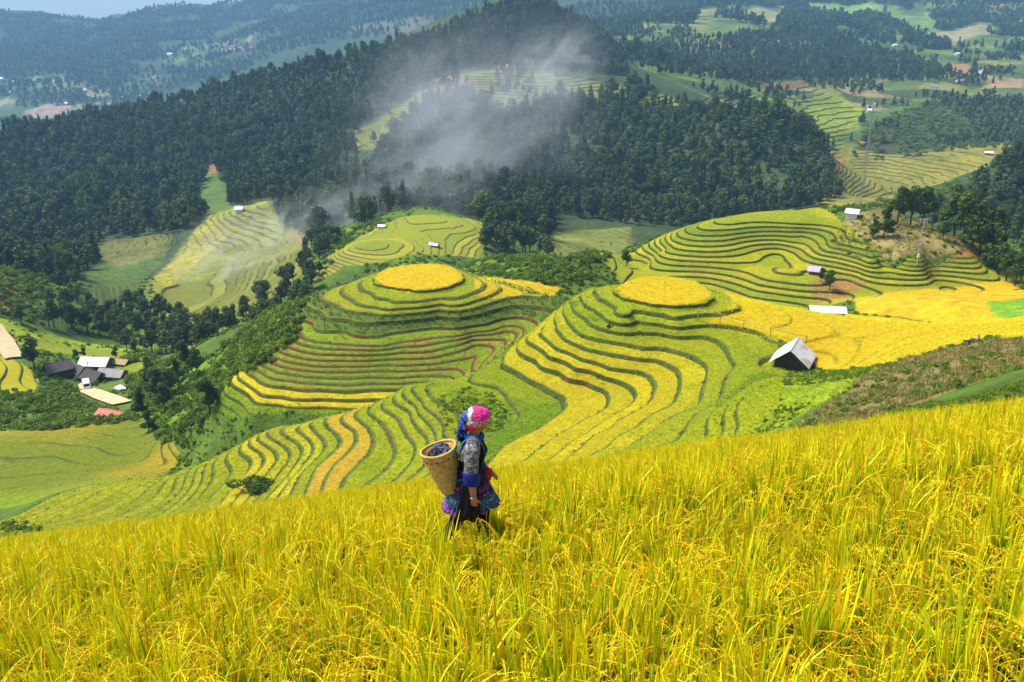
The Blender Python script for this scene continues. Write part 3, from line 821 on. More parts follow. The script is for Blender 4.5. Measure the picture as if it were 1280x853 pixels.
for ri, r in enumerate(MID):
    for L_i in range(len(r['lv'])):
        k = np.where((treg == ri) & (lev == L_i))[0]
        if len(k) < 3: continue
        L = round(float(r['lv'][L_i]), 2)
        # connected pieces
        u, inv = np.unique(T[k], return_inverse=True); inv = inv.reshape(-1, 3)
        lab = np.arange(len(u))
        for it in range(400):
            mn = lab[inv].min(1); new = lab.copy()
            for j in range(3): np.minimum.at(new, inv[:, j], mn)
            new = new[new]
            if (new == lab).all(): break
            lab = new
        tl = lab[inv[:, 0]]
        ids, cnt = np.unique(tl, return_counts=True)
        for cid, n_ in zip(ids, cnt):
            kk = k[tl == cid]
            uu, iv = np.unique(T[kk], return_inverse=True); iv = iv.reshape(-1, 3)
            P = V[uu]; cc = crop_colour(r['n'], L, P[:, 0], P[:, 1])
            cc = paint(P[:, 0], P[:, 1], cc, [p for p in PAINT if p[0] in ('soil', 'gold')])
            bk = bank_colour(r['n'], L, P[:, 0], P[:, 1])
            rs = ris[kk]
            # crop and bank faces keep separate vertices so that their colours meet at a clean lip
            ft, fb, fl = iv[rs == 0], iv[rs == 1], iv[rs == 2]
            u1, i1 = np.unique(ft, return_inverse=True) if len(ft) else (np.array([], int), np.zeros(0, int))
            u2, i2 = np.unique(fb, return_inverse=True) if len(fb) else (np.array([], int), np.zeros(0, int))
            u3, i3 = np.unique(fl, return_inverse=True) if len(fl) else (np.array([], int), np.zeros(0, int))
            bd = bund_colour(r['n'], cc, P[:, 0], P[:, 1])
            PV = np.concatenate([P[u1], P[u2], P[u3]]); CV = np.concatenate([cc[u1], bk[u2], bd[u3]])
            FF = np.concatenate([i1.reshape(-1, 3), i2.reshape(-1, 3) + len(u1), i3.reshape(-1, 3) + len(u1) + len(u2)])
            mi = np.concatenate([np.zeros(len(ft), int), np.ones(len(fb) + len(fl), int)])
            link('rice_terrace', mesh_np('rice_terrace', PV, FF, ['crop', 'bank'], mi, True, {'col': CV}), hills, kind='stuff' if len(kk) < 40 else 'structure')
            ntr += 1
            if len(ft) and r['n'] in 'ABCL':
                TREADS.append((r['n'], L, P[ft], cc[ft].mean(1)))
            if len(fb) and r['n'] in 'ABC': RISERS.append((r['n'], P[fb]))
print('terraces', ntr)
# mountains
th = np.linspace(-.82, .82, 350); s = np.concatenate([np.linspace(math.log(418), math.log(1500), 280), np.linspace(math.log(1510), math.log(9000), 170)])
V, T, treg, lev, ris, hh = build_zone(th, s, FAR)
x, y = V[:, 0], V[:, 1]
f = fbm(x / 90, y / 90, 31, 4)[:, None]
fc = lerp((.030, .055, .018), (.060, .095, .025), np.clip(.5 + 1.5 * f, 0, 1))
def patchwork(x, y, size, seed, pal):
    """irregular small fields"""
    x = x + size * .35 * fbm(x / size, y / size, seed + 9, 2); gx, gy = np.floor(x / size), np.floor(y / size)
    best = np.full(len(x), 1e18); col = np.zeros((len(x), 3)); pal = np.array(pal)
    for dx in (-1, 0, 1):
        for dy in (-1, 0, 1):
            cx, cy = gx + dx, gy + dy
            px = (cx + _hash(cx, cy, seed)) * size; py = (cy + _hash(cx, cy, seed + 1)) * size
            d = (x - px) ** 2 + (y - py) ** 2; k = d < best; best[k] = d[k]
            col[k] = pal[np.minimum((_hash(cx, cy, seed + 2)[k] * len(pal)).astype(int), len(pal) - 1)]
    return col
pw = patchwork(x, y, 48, 501, [(.10,.16,.025), (.15,.21,.03), (.21,.21,.06), (.07,.11,.025), (.25,.20,.09), (.09,.14,.03), (.14,.19,.03), (.06,.09,.02)])
pv = patchwork(x, y, 85, 511, [(.07,.12,.04), (.22,.22,.10), (.05,.08,.03), (.34,.24,.16), (.14,.20,.06), (.04,.07,.03), (.05,.09,.03), (.28,.27,.15)])
fc0 = fc.copy()
fc = paint(x, y, fc, FPAINT)
for q_ in FPAINT:
    if q_[0] == 'fields':
        k = inside(q_[1], x, y) & (np.abs(fc - np.array(q_[2])).sum(1) < .02)
        fc[k] = (pw if np.hypot(*q_[1].mean(0)) < 1700 else pv)[k]
mi = np.where(ris, 1, 0)
V_FAR = V
# darker banks on the far terraces
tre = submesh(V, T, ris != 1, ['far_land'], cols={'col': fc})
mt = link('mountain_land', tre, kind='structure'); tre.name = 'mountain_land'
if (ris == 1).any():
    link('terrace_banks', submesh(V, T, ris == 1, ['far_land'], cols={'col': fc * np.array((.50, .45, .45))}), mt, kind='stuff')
# ------------------------------------------------------------------ plant shapes
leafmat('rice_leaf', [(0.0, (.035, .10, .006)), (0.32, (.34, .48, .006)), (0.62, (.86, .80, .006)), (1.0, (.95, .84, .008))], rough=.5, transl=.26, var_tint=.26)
leafmat('rice_grain', [(0.0, (.90, .74, .015)), (0.55, (.86, .55, .012)), (1.0, (.70, .30, .010))], rough=.6, transl=.22, var_tint=.18)
leafmat('forest_leaf', [(0.0, (.022, .050, .012)), (0.5, (.058, .102, .020)), (1.0, (.15, .19, .036))], transl=.25, var_tint=.65)
leafmat('forest_leaf_light', [(0.0, (.045, .085, .018)), (0.5, (.095, .150, .030)), (1.0, (.19, .24, .050))], transl=.25, var_tint=.4)
leafmat('tree_leaf', [(0.0, (.020, .050, .010)), (0.5, (.055, .105, .014)), (1.0, (.15, .21, .025))], transl=.30, var_tint=.35)
leafmat('bush_leaf', [(0.0, (.040, .090, .010)), (0.5, (.12, .22, .014)), (1.0, (.32, .41, .022))], transl=.35, var_tint=.45)
leafmat('dry_leaf', [(0.0, (.16, .12, .03)), (0.5, (.34, .24, .09)), (1.0, (.46, .36, .15))], transl=.25, var_tint=.5)
leafmat('maize_leaf', [(0.0, (.07, .15, .02)), (0.5, (.16, .26, .04)), (1.0, (.32, .36, .10))], transl=.35, var_tint=.3)
plain('bark', (.10, .075, .05), .9, .4, 3.0)

def strip(path, widths, side):
    """a leaf: a folded strip along a path"""
    V = []
    for p, w in zip(path, widths):
        V += [p - side * w / 2, p + side * w / 2]
    Fq = [(2 * i, 2 * i + 1, 2 * i + 3, 2 * i + 2) for i in range(len(path) - 1)]
    return np.array(V), Fq
class Plant:
    def __init__(s): s.V = []; s.F = []; s.M = []; s.S = []; s.n = 0
    def add(s, V, Fq, mat, sh):
        s.V.append(V); s.F += [tuple(i + s.n for i in f) for f in Fq]; s.M += [mat] * len(Fq)
        s.S.append(np.broadcast_to(np.asarray(sh, float), (len(V),))); s.n += len(V)
    def mesh(s, name, mats):
        me = bpy.data.meshes.new(name); me.from_pydata(np.concatenate(s.V).tolist(), [], s.F)
        for m in mats: me.materials.append(MATS[m])
        me.polygons.foreach_set('material_index', s.M)
        a = me.attributes.new('shade', 'FLOAT', 'POINT'); a.data.foreach_set('value', np.concatenate(s.S).astype(np.float32))
        me.update(); return me
def arc(base, az, lean0, lean1, length, n):
    """path that starts leaning lean0 from vertical and ends leaning lean1"""
    p = np.array(base, float); out = [p.copy()]
    for i in range(n):
        l = lean0 + (lean1 - lean0) * ((i + .5) / n) ** 1.4
        p = p + length / n * np.array([math.sin(l) * math.cos(az), math.sin(l) * math.sin(az), math.cos(l)])
        out.append(p.copy())
    return out
def rice_clump(seed, leaves=18, heads=6):
    g = random.Random(seed); P = Plant()
    for i in range(leaves):
        az = g.uniform(0, 6.283); b = (g.gauss(0, .028), g.gauss(0, .028), g.uniform(-.03, .1))
        L = g.uniform(.42, .78); path = arc(b, az, g.uniform(.02, .20), g.uniform(.03, .28) if g.random() < .90 else g.uniform(.7, 1.7), L, 5)
        w = g.uniform(.012, .022); sd = np.array([-math.sin(az), math.cos(az), 0])
        V, Fq = strip(path, [w * .7, w, w, w * .9, w * .6, w * .08], sd)
        top = g.uniform(.30, 1.0)
        dry = g.random() < .07
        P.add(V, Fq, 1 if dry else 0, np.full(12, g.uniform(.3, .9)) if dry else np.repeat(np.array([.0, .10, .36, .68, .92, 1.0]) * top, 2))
    for i in range(heads):
        az = g.uniform(0, 6.283); b = (g.gauss(0, .03), g.gauss(0, .03), .0)
        L = g.uniform(.72, .90); path = arc(b, az, g.uniform(.02, .14), g.uniform(2.0, 2.9), L, 8)
        sd = np.array([-math.sin(az), math.cos(az), 0])
        V, Fq = strip(path, [.005] * 9, sd); P.add(V, Fq, 0, np.repeat(np.linspace(.2, .9, 9), 2))
        tone = g.random()
        for k in range(40):     # grains along the drooping end
            t = g.uniform(.60, 1.0) * 8; j = min(int(t), 7); f = t - j
            c = path[j] * (1 - f) + path[j + 1] * f + np.array([g.gauss(0, .011), g.gauss(0, .011), -abs(g.gauss(0, .012))])
            d = np.array([g.gauss(0, .4), g.gauss(0, .4), -1.0]); d += .8 * sd * g.uniform(-1, 1); d /= np.linalg.norm(d)
            a = np.cross(d, [g.gauss(0, 1), g.gauss(0, 1), .3]); a /= np.linalg.norm(a)
            l, w = .0130, .0062
            P.add(np.array([c - d * l, c + a * w, c + d * l, c - a * w]), [(0, 1, 2, 3)], 1, min(1, max(0, tone + g.gauss(0, .2))))
    return P.mesh('rice_clump', ['rice_leaf', 'rice_grain'])
def grass_tuft(seed, n=9, h=.5, w=.05, mat='rice_leaf', lo=.35, hi=1.0, spread=.12):
    g = random.Random(seed); P = Plant()
    for i in range(n):
        az = g.uniform(0, 6.283); L = h * g.uniform(.7, 1.2)
        path = arc((g.gauss(0, spread), g.gauss(0, spread), 0), az, g.uniform(0, .3), g.uniform(.3, 1.5), L, 3)
        V, Fq = strip(path, [w, w, w * .7, w * .1], np.array([-math.sin(az), math.cos(az), 0]))
        t = g.uniform(lo, hi); P.add(V, Fq, 0, np.repeat(np.array([.4, .7, .9, 1.0]) * t, 2))
    return P.mesh('tuft', [mat])
def leaf_cloud(P, g, blobs, n, size, mat):
    """leaf sprays spread through lumpy volumes; blobs: (centre, radii)"""
    wts = [b[1][0] * b[1][1] + b[1][2] * b[1][0] for b in blobs]
    for i in range(n):
        c, r = g.choices(blobs, wts)[0]
        d = np.array([g.gauss(0, 1) for _ in range(3)]); d /= np.linalg.norm(d)
        k = g.uniform(.45, 1.0) ** .5
        p = np.array(c) + d * np.array(r) * k * g.uniform(.85, 1.12)
        nrm = d * .8 + np.array([g.gauss(0, .5), g.gauss(0, .5), g.gauss(.35, .5)]); nrm /= np.linalg.norm(nrm)
        a = np.cross(nrm, [g.gauss(0, 1), g.gauss(0, 1), g.gauss(0, 1)]); a /= np.linalg.norm(a); b = np.cross(nrm, a)
        s = size * g.uniform(.6, 1.35)
        sh = min(1, max(0, g.gauss(.5, .22)))
        P.add(np.array([p - a * s, p - b * s * .55 + nrm * s * .15, p + a * s, p + b * s * .55 + nrm * s * .15]), [(0, 1, 2, 3)], mat, sh)
def tree_parts(seed, kind, h, n, size):
    """trunk with limbs, and crown"""
    g = random.Random(seed); T = MB()
    blobs = []
    if kind == 'round':
        cw = h * g.uniform(.26, .34)
        T.tube([(0, 0, -.6), (.02 * h, 0, h * .3), (.0, .02 * h, h * .62)], [h * .028, h * .02, h * .009], 6)
        for i in range(9):
            az = g.uniform(0, 6.283); zz = h * g.uniform(.38, .86); rr = cw * g.uniform(.25, .75) * (1 - .5 * max(0, zz / h - .6) / .4)
            c = (rr * math.cos(az), rr * math.sin(az), zz); q = cw * g.uniform(.38, .62)
            blobs.append((c, (q, q, q * .8)))
            T.tube([(0, 0, h * .28), (c[0] * .5, c[1] * .5, zz * .85), c], [h * .012, h * .008, h * .003], 5)
        blobs.append(((0, 0, h * .85), (cw * .5, cw * .5, h * .14)))
    elif kind == 'tall':
        cw = h * g.uniform(.22, .28)
        T.tube([(0, 0, -.6), (0, .01 * h, h * .5), (.0, 0, h * .93)], [h * .022, h * .015, h * .004], 6)
        for i in range(10):
            zz = h * (.25 + .068 * i); az = g.uniform(0, 6.283); rr = cw * g.uniform(.2, .75) * (1.15 - .085 * i)
            c = (rr * math.cos(az), rr * math.sin(az), zz); q = cw * g.uniform(.5, .75) * (1.12 - .075 * i)
            blobs.append((c, (q, q, h * .075)))
            T.tube([(0, 0, zz * .9), c], [h * .008, h * .003], 5)
    else:   # conifer with whorls
        T.tube([(0, 0, -.6), (0, 0, h * .95)], [h * .02, h * .004], 6)
        for i in range(9):
            zz = h * (.2 + .085 * i); q = h * .17 * (1.05 - .105 * i)
            for k in range(3):
                az = g.uniform(0, 6.283); c = (q * .5 * math.cos(az), q * .5 * math.sin(az), zz + g.uniform(-.02, .02) * h)
                blobs.append((c, (q * .7, q * .7, h * .045)))
            T.tube([(0, 0, zz), (q * math.cos(az), q * math.sin(az), zz - .01 * h)], [h * .006, h * .002], 4)
    C = Plant(); leaf_cloud(C, g, blobs, n, size, 0)
    return T, C
def merged_tree(name, seed, kind, h, n, size, leaf):
    T, C = tree_parts(seed, kind, h, n, size)
    V = np.concatenate(T.v); C.F = [tuple(f) for f in C.F]
    C.add(V, T.f, 1, .5)
    return C.mesh(name, [leaf, 'bark'])

TREE_LIB = []     # (trunk mesh, crown mesh) for trees that stand as things of their own
for i, (kind, h) in enumerate((('round', 10), ('tall', 13), ('round', 8.5), ('conifer', 13), ('tall', 11))):
    T, C = tree_parts(200 + i, kind, h, 1500, h * .034)
    TREE_LIB.append((T.mesh('trunk', 'bark', True), C.mesh('crown', ['tree_leaf']), h, kind))
FOREST_LIB = []
for i, (kind, h) in enumerate((('tall', 12), ('round', 11), ('round', 13), ('tall', 11), ('conifer', 12))):
    T, C = tree_parts(300 + i, kind, h, 480, h * .055)
    FOREST_LIB.append((T.mesh('trunk', 'bark', True), C.mesh('crown', ['forest_leaf']), h, kind))
P_FOREST = [proto('forest_shape', merged_tree('forest_tree', 300 + i, k, h, 480, h * .055, 'forest_leaf')) for i, (k, h) in enumerate((('tall', 12), ('round', 11), ('round', 13), ('tall', 11), ('conifer', 12)))]
P_FOREST += [proto('forest_shape', merged_tree('forest_tree', 340 + i, k, h, 480, h * .055, 'forest_leaf_light')) for i, (k, h) in enumerate((('round', 10), ('tall', 9)))]
P_FAR = [proto('far_shape', merged_tree('far_tree', 400 + i, k, h, 90, h * .12, 'forest_leaf')) for i, (k, h) in enumerate((('tall', 15), ('round', 13), ('conifer', 15)))]
def bush_mesh(seed, n, leaf, size=.16, w=1.0):
    g = random.Random(seed); P = Plant()
    blobs = [((g.uniform(-.6, .6) * w, g.uniform(-.6, .6) * w, g.uniform(.25, .8)), (g.uniform(.3, .55),) * 2 + (g.uniform(.25, .45),)) for _ in range(6)]
    leaf_cloud(P, g, blobs, n, size, 0)
    return P.mesh('bush', [leaf])
P_BUSH = [proto('bush_shape', bush_mesh(500 + i, 260, 'bush_leaf')) for i in range(4)]
P_DRY = [proto('dry_shape', grass_tuft(520 + i, 16, .55, .06, 'dry_leaf' if i < 2 else 'maize_leaf', .2, 1.0, .28)) for i in range(3)]
P_MAIZE = [proto('maize_shape', grass_tuft(540 + i, 9, 1.5, .11, 'maize_leaf', .4, 1.0, .05)) for i in range(3)]

def in_view(x, y, z, margin=40):
    """inside the picture, with a margin"""
    f = y * CP - z * SP; up = y * SP + z * CP
    u = 640 + FPX * x / f; v = 426.5 - FPX * up / f
    return (u > -margin) & (u < 1280 + margin) & (v > -margin) & (v < 853 + margin), u, v
def sample_poly(P, spacing, seed=0, jitter=.45):
    g = np.random.default_rng(seed)
    lo, hi = P.min(0), P.max(0)
    xs = np.arange(lo[0], hi[0], spacing); ys = np.arange(lo[1], hi[1], spacing)
    X, Y = np.meshgrid(xs, ys); X = X.ravel() + g.uniform(-1, 1, X.size) * spacing * jitter; Y = Y.ravel() + g.uniform(-1, 1, Y.size) * spacing * jitter
    m = inside(P, X, Y); return X[m], Y[m]
def lay(x, y, seed, s0, s1, tilt=.08, sink=0.0):
    g = np.random.default_rng(seed); n = len(x)
    z = ground(x, y) - sink
    rot = np.stack([g.normal(0, tilt, n), g.normal(0, tilt, n), g.uniform(0, 6.283, n)], 1)
    return np.stack([x, y, z], 1), rot, g.uniform(s0, s1, n)

# ------------------------------------------------------------------ the rice the woman walks through
g = np.random.default_rng(11)
sp = .162
X, Y = np.meshgrid(np.arange(-30, 30, sp), np.arange(1.6, 33, sp))
X = X.ravel() + g.uniform(-.06, .06, X.size); Y = Y.ravel() + g.uniform(-.06, .06, Y.size)
m = (np.abs(X) < Y * .78 + 1.2) & (Y < 29 + 1.2 * fbm(X * .3, Y * .3, 8, 3))
dens = np.where(Y > 13, .85, 1.0); m &= g.random(X.size) < dens
WOMAN = np.array([-0.41, 7.45])
for fx, fy in ((-.20, .06), (.17, -.03), (-.10, .0), (.05, .0)):
    m &= np.hypot(X - WOMAN[0] - fx, Y - WOMAN[1] - fy) > .20
m &= ~((np.abs(X - WOMAN[0]) < .55) & (Y > 7.02) & (Y < 7.5) & (g.random(X.size) < .50))
m &= (fbm(X * 1.1, Y * 1.1, 76, 3) > -.20) | (g.random(X.size) < .62)
m &= ~((np.abs(Y - 7.40 + .06 * np.sin(X * .8)) < .26) & (g.random(X.size) < .75))
X, Y = X[m], Y[m]
Z = near_ground(X, Y)
n = len(X)
f = fbm(X * .35, Y * .35, 77, 3)
wl = fbm(X * .8, Y * .8, 78, 2)
rot = np.stack([g.normal(-.02, .09, n) + .3 * wl, g.normal(.08, .09, n) + .35 * fbm(X * .9 + 5, Y * .9, 79, 2), g.uniform(0, 6.283, n)], 1)
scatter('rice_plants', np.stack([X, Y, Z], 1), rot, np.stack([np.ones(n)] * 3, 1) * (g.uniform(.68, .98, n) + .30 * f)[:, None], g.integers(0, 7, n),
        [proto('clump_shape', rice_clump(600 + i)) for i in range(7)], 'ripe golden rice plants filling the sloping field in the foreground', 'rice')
print('rice', n)

# ------------------------------------------------------------------ standing rice on the terraces
cat = {0: [], 1: [], 2: []}
g = np.random.default_rng(12)
for rn, L, tri, cm in TREADS:
    a, b, c = tri[:, 0], tri[:, 1], tri[:, 2]
    area = .5 * np.linalg.norm(np.cross(b - a, c - a), axis=1)
    dist = np.linalg.norm(a, axis=1)
    dn = {'A': 3.2, 'B': 5.5, 'C': 1.6, 'L': .8}[rn]
    k = g.poisson(area * dn); ii = np.repeat(np.arange(len(area)), k)
    if not len(ii): continue
    r1 = np.sqrt(g.random(len(ii)))[:, None]; r2 = g.random(len(ii))[:, None]
    p = a[ii] * (1 - r1) + b[ii] * r1 * (1 - r2) + c[ii] * r1 * r2
    cc = crop_colour(rn, L, p[:, 0], p[:, 1])
    cc = paint(p[:, 0], p[:, 1], cc, [q for q in PAINT if q[0] in ('soil', 'gold')])
    t = cc[:, 0] / cc[:, 1]
    cls = np.where(t < .72, 0, np.where(t < 1.12, 1, 2))
    if rn == 'A' and L in (-61.8, -63.3): cls[:] = 9
    for q in (0, 1, 2): cat[q].append(p[cls == q])
    if rn == 'A' and L in (-61.8, -63.3): cat.setdefault(9, []).append(p[::3])
X, Y = sample_poly(PAINT[0][1], .50, 13)
pg, _, _ = lay(X, Y, 14, 1, 1); cat[2].append(pg)
X, Y = sample_poly(PAINT[1][1], .7, 15); pg, _, _ = lay(X, Y, 14, 1, 1); cat[2].append(pg)
X, Y = sample_poly(PAINT[3][1], .65, 16); pg, _, _ = lay(X, Y, 14, 1, 1); cat[0].append(pg)
SETS = {0: ((.10, .5), 'young green rice standing on the terraces'), 1: ((.30, .8), 'yellowing rice standing on the terraces'), 2: ((.6, 1.0), 'ripe golden rice standing on the terraces')}
for q, ((lo, hi), lab) in SETS.items():
    p = np.concatenate(cat[q]); n = len(p)
    p = p - np.array([0, 0, .12])
    rot = np.stack([g.normal(0, .1, n), g.normal(0, .1, n), g.uniform(0, 6.283, n)], 1)
    scatter('standing_rice', p, rot, g.uniform(.6, .95, n), g.integers(0, 3, n),
            [proto('tuft_shape', grass_tuft(700 + 10 * q + i, 12, .42, .055, 'rice_leaf', lo, hi, .16)) for i in range(3)], lab, 'rice')
    print('terrace rice', q, n)
p = np.concatenate(cat[9]); n = len(p)
scatter('maize_plants', p, np.stack([g.normal(0, .1, n), g.normal(0, .1, n), g.uniform(0, 6.283, n)], 1), g.uniform(.45, .75, n), g.integers(0, 3, n), P_MAIZE,
        'grey green maize rows on the upper terraces of the left round hill', 'maize')

# grass and weeds on the terrace banks
PP = []
for rn, tri in RISERS:
    a, b, c = tri[:, 0], tri[:, 1], tri[:, 2]
    area = .5 * np.linalg.norm(np.cross(b - a, c - a), axis=1)
    k = g.poisson(area * {'A': .5, 'B': 1.6, 'C': .6}[rn]); ii = np.repeat(np.arange(len(area)), k)
    if not len(ii): continue
    r1 = np.sqrt(g.random(len(ii)))[:, None]; r2 = g.random(len(ii))[:, None]
    p = a[ii] * (1 - r1) + b[ii] * r1 * (1 - r2) + c[ii] * r1 * r2
    f = fbm(p[:, 0] / 4, p[:, 1] / 4, 171, 3)
    PP.append(p[f > -.06])
p = np.concatenate(PP); n = len(p)
scatter('bank_grass', p - np.array([0, 0, .05]), np.stack([g.normal(0, .25, n), g.normal(0, .25, n), g.uniform(0, 6.283, n)], 1), g.uniform(.5, 1.2, n), g.integers(0, 3, n),
        [proto('tuft_shape', grass_tuft(760 + i, 9, .38, .06, 'bush_leaf', .05, .55, .15)) for i in range(3)], 'rough grass growing on the terrace banks', 'grass')
print('bank grass', n)
# ------------------------------------------------------------------ woods
FORESTS = [ # plan outline, spacing
 (poly((-420,225),(0,165),(70,160),(150,146),(200,136),(300,106),(400,80),(500,56),(560,36),(620,8),(650,2),(700,12),(760,52),(790,96),(700,88),(640,82),(560,92),(500,126),(430,166),(450,205),(440,260),(400,300),(345,268),(338,248),(292,262),(280,222),(262,206),(245,250),(262,268),(240,288),(130,296),(100,350),(60,352),(-420,325), dmin=330), 6.0),
 (poly((505,150),(560,114),(640,142),(700,120),(800,130),(860,152),(915,146),(950,140),(1000,168),(1045,235),(1052,252),(1000,262),(940,280),(800,282),(690,266),(688,330),(640,322),(605,318),(602,280),(590,270),(480,268),(440,290),(445,235),(470,190), dmin=330), 6.0),
 (poly((1215,240),(1250,205),(1300,190),(1640,185),(1640,310),(1300,330),(1262,330),(1235,280), dmin=330), 7.0),
 (poly((765,65),(800,55),(900,48),(960,42),(1040,38),(1090,62),(1150,75),(1190,95),(1180,104),(1080,100),(1000,98),(950,104),(880,100),(820,92), dmin=800), 9.0),
 (poly((700,12),(760,5),(850,0),(850,20),(800,40),(770,50), dmin=1300), 12.0),
 (poly((1150,-5),(1300,-20),(1300,35),(1230,28),(1160,18), dmin=1500), 14.0),
 (poly((60,352),(100,350),(95,372),(130,395),(170,372),(180,372),(250,398),(215,420),(160,430),(110,415),(40,405),(50,380)), 6.5),
 (poly((150,440),(235,405),(290,395),(360,345),(395,300),(430,290),(420,315),(395,352),(345,385),(300,405),(250,432)), 7.5),
]
VILL = [p for p in FPAINT if p[0] in ('fields', 'tan')][:4]
allp = []
for i, (P, sp) in enumerate(FORESTS):
    X, Y = sample_poly(P, sp, 900 + i)
    allp.append(np.stack([X, Y], 1))
X, Y = sample_poly([p for p in FPAINT if p[0] == 't4'][0][1], 7.5, 939); k = fbm(X / 28, Y / 28, 139, 3) > .03; allp.append(np.stack([X[k], Y[k]], 1))
g = np.random.default_rng(31)
P2 = np.concatenate(allp)
# gaps and thin places
f = fbm(P2[:, 0] / 55, P2[:, 1] / 55, 131, 3)
P2 = P2[f > -.30]
z = ground(P2[:, 0], P2[:, 1])
vis, u, v = in_view(P2[:, 0], P2[:, 1], z, 420)
P2, z = P2[vis], z[vis]
fx = np.stack([P2[:, 0], P2[:, 1], z], 1)
def seen(p, hgt=9.0, n=60):
    """is the top of something at p in sight of the camera"""
    t = np.linspace(.25, .985, n)[None, :]
    X = p[:, 0:1] * t; Y = p[:, 1:2] * t; Z = (p[:, 2:3] + hgt) * t
    return (H(X, Y) + np.where(np.hypot(X, Y) > 400, 5.0, 0.0) < Z).all(1)
dd = np.linalg.norm(fx, axis=1)
belt = inside(FORESTS[6][0], fx[:, 0], fx[:, 1]) | inside(FORESTS[7][0], fx[:, 0], fx[:, 1])
order = np.argsort(dd)[:1500]
ok = seen(fx[order]); _, u, v = in_view(fx[order, 0], fx[order, 1], fx[order, 2], 0)
inn = (u > -5) & (u < 1285) & (v > 0)
single = order[ok & inn][:230]
rest = np.setdiff1d(np.arange(len(fx)), single)
n = len(rest)
scatter('mountain_forest', fx[rest] - np.array([0, 0, .4]), np.stack([g.normal(0, .05, n), g.normal(0, .05, n), g.uniform(0, 6.283, n)], 1),
        np.stack([g.uniform(.75, 1.2, n), g.uniform(.75, 1.2, n), g.uniform(.7, 1.25, n)], 1) * (np.where(belt[rest], .6, 1.0) * (1 + .8 * fbm(fx[rest, 0] / 40, fx[rest, 1] / 40, 134, 2)))[:, None] * g.choice([.65, .85, 1.0, 1.15], n)[:, None], np.where(g.random(n) < .16 + .5 * fbm(fx[rest, 0] / 60, fx[rest, 1] / 60, 137, 3), g.choice([0, 1], n), g.integers(2, 7, n)), P_FOREST,
        'dark green forest covering the mountain slopes across the valley', 'forest')
print('forest', n, len(single))
def plant_tree(lib, k, loc, s, rz, label, group=None, name='forest_tree'):
    tm, cm, h, kind = lib[k]
    t = thing(name, label, 'tree', loc, rz, group)
    t.scale = (s, s, s * random.uniform(.9, 1.12))
    link('trunk', tm, t); link('crown', cm, t)
    return t
KINDS = ['narrow upright', 'rounded', 'tall domed', 'slim upright', 'pointed conifer-like']
def forest_label(k, p):
    for P, place in ((FORESTS[2][0], 'in the dark wood beyond the scrubby hilltop'), (FORESTS[1][0], 'in the forest behind the two round hills'),
                     (FORESTS[6][0], 'in the wood below the dark terraces beyond the hamlet'), (FORESTS[7][0], 'in the belt of trees beside the misty gully'), (FORESTS[0][0], 'at the foot of the big wooded mountain')):
        if inside(P, np.array([p[0]]), np.array([p[1]]))[0]: break
    return KINDS[k] + ' dark green tree ' + place, KINDS[k] + ' trees ' + place
for i in single:
    k = int(g.integers(1, 3)) if belt[i] else int(g.integers(0, 5))
    plant_tree(FOREST_LIB, k, tuple(fx[i] - np.array([0, 0, .3])), float(g.uniform(.75, 1.15)) * (.6 if belt[i] else 1.0), float(g.uniform(0, 6.28)),
               *forest_label(k, fx[i]))
# far mountain: small trees as one mass
g = np.random.default_rng(32)
PF = poly((-420,160),(0,95),(130,112),(215,110),(330,75),(420,50),(560,28),(640,5),(640,-10),(450,-8),(240,8),(130,27),(0,15),(-420,10), dmin=1500)
X, Y = sample_poly(PF, 15, 33)
bad = np.zeros(len(X), bool)
for nm, P, c_, s_ in VILL: bad |= inside(P, X, Y) & (g.random(len(X)) > .28)
f = fbm(X / 160, Y / 160, 133, 3); bad |= f < -.16
X, Y = X[~bad], Y[~bad]
# scattered trees and hedges over the right-hand valley
PR = poly((770,45),(850,5),(1000,-8),(1300,-25),(1300,200),(1260,178),(1130,195),(1060,175),(1000,190),(960,140),(880,115),(800,85), dmin=650)
X2, Y2 = sample_poly(PR, 9, 34)
f = fbm(X2 / 70, Y2 / 70, 135, 4); k = (f > .055) | (np.abs(fbm(X2 / 120, Y2 / 120, 136, 3)) < .012)
for q in FPAINT:
    if q[0] in ('field', 'soil', 'green', 'olive', 'yellow', 'orange'): k &= ~inside(q[1], X2, Y2)
X2, Y2 = X2[k], Y2[k]
X3, Y3 = sample_poly(VILL[0][1], 19, 38); k = fbm(X3 / 130, Y3 / 130, 138, 4) > .0
X = np.concatenate([X, X2, X3[k]]); Y = np.concatenate([Y, Y2, Y3[k]])
z = ground(X, Y); n = len(X); sc = np.where(np.hypot(X, Y) > 1700, 1.25, .62) * g.uniform(.7, 1.25, n)
scatter('distant_woods', np.stack([X, Y, z - .5], 1), np.stack([np.zeros(n), np.zeros(n), g.uniform(0, 6.283, n)], 1), sc, g.integers(0, 3, n), P_FAR,
        'blue green woods on the distant mountainsides', 'forest')
print('far', n)

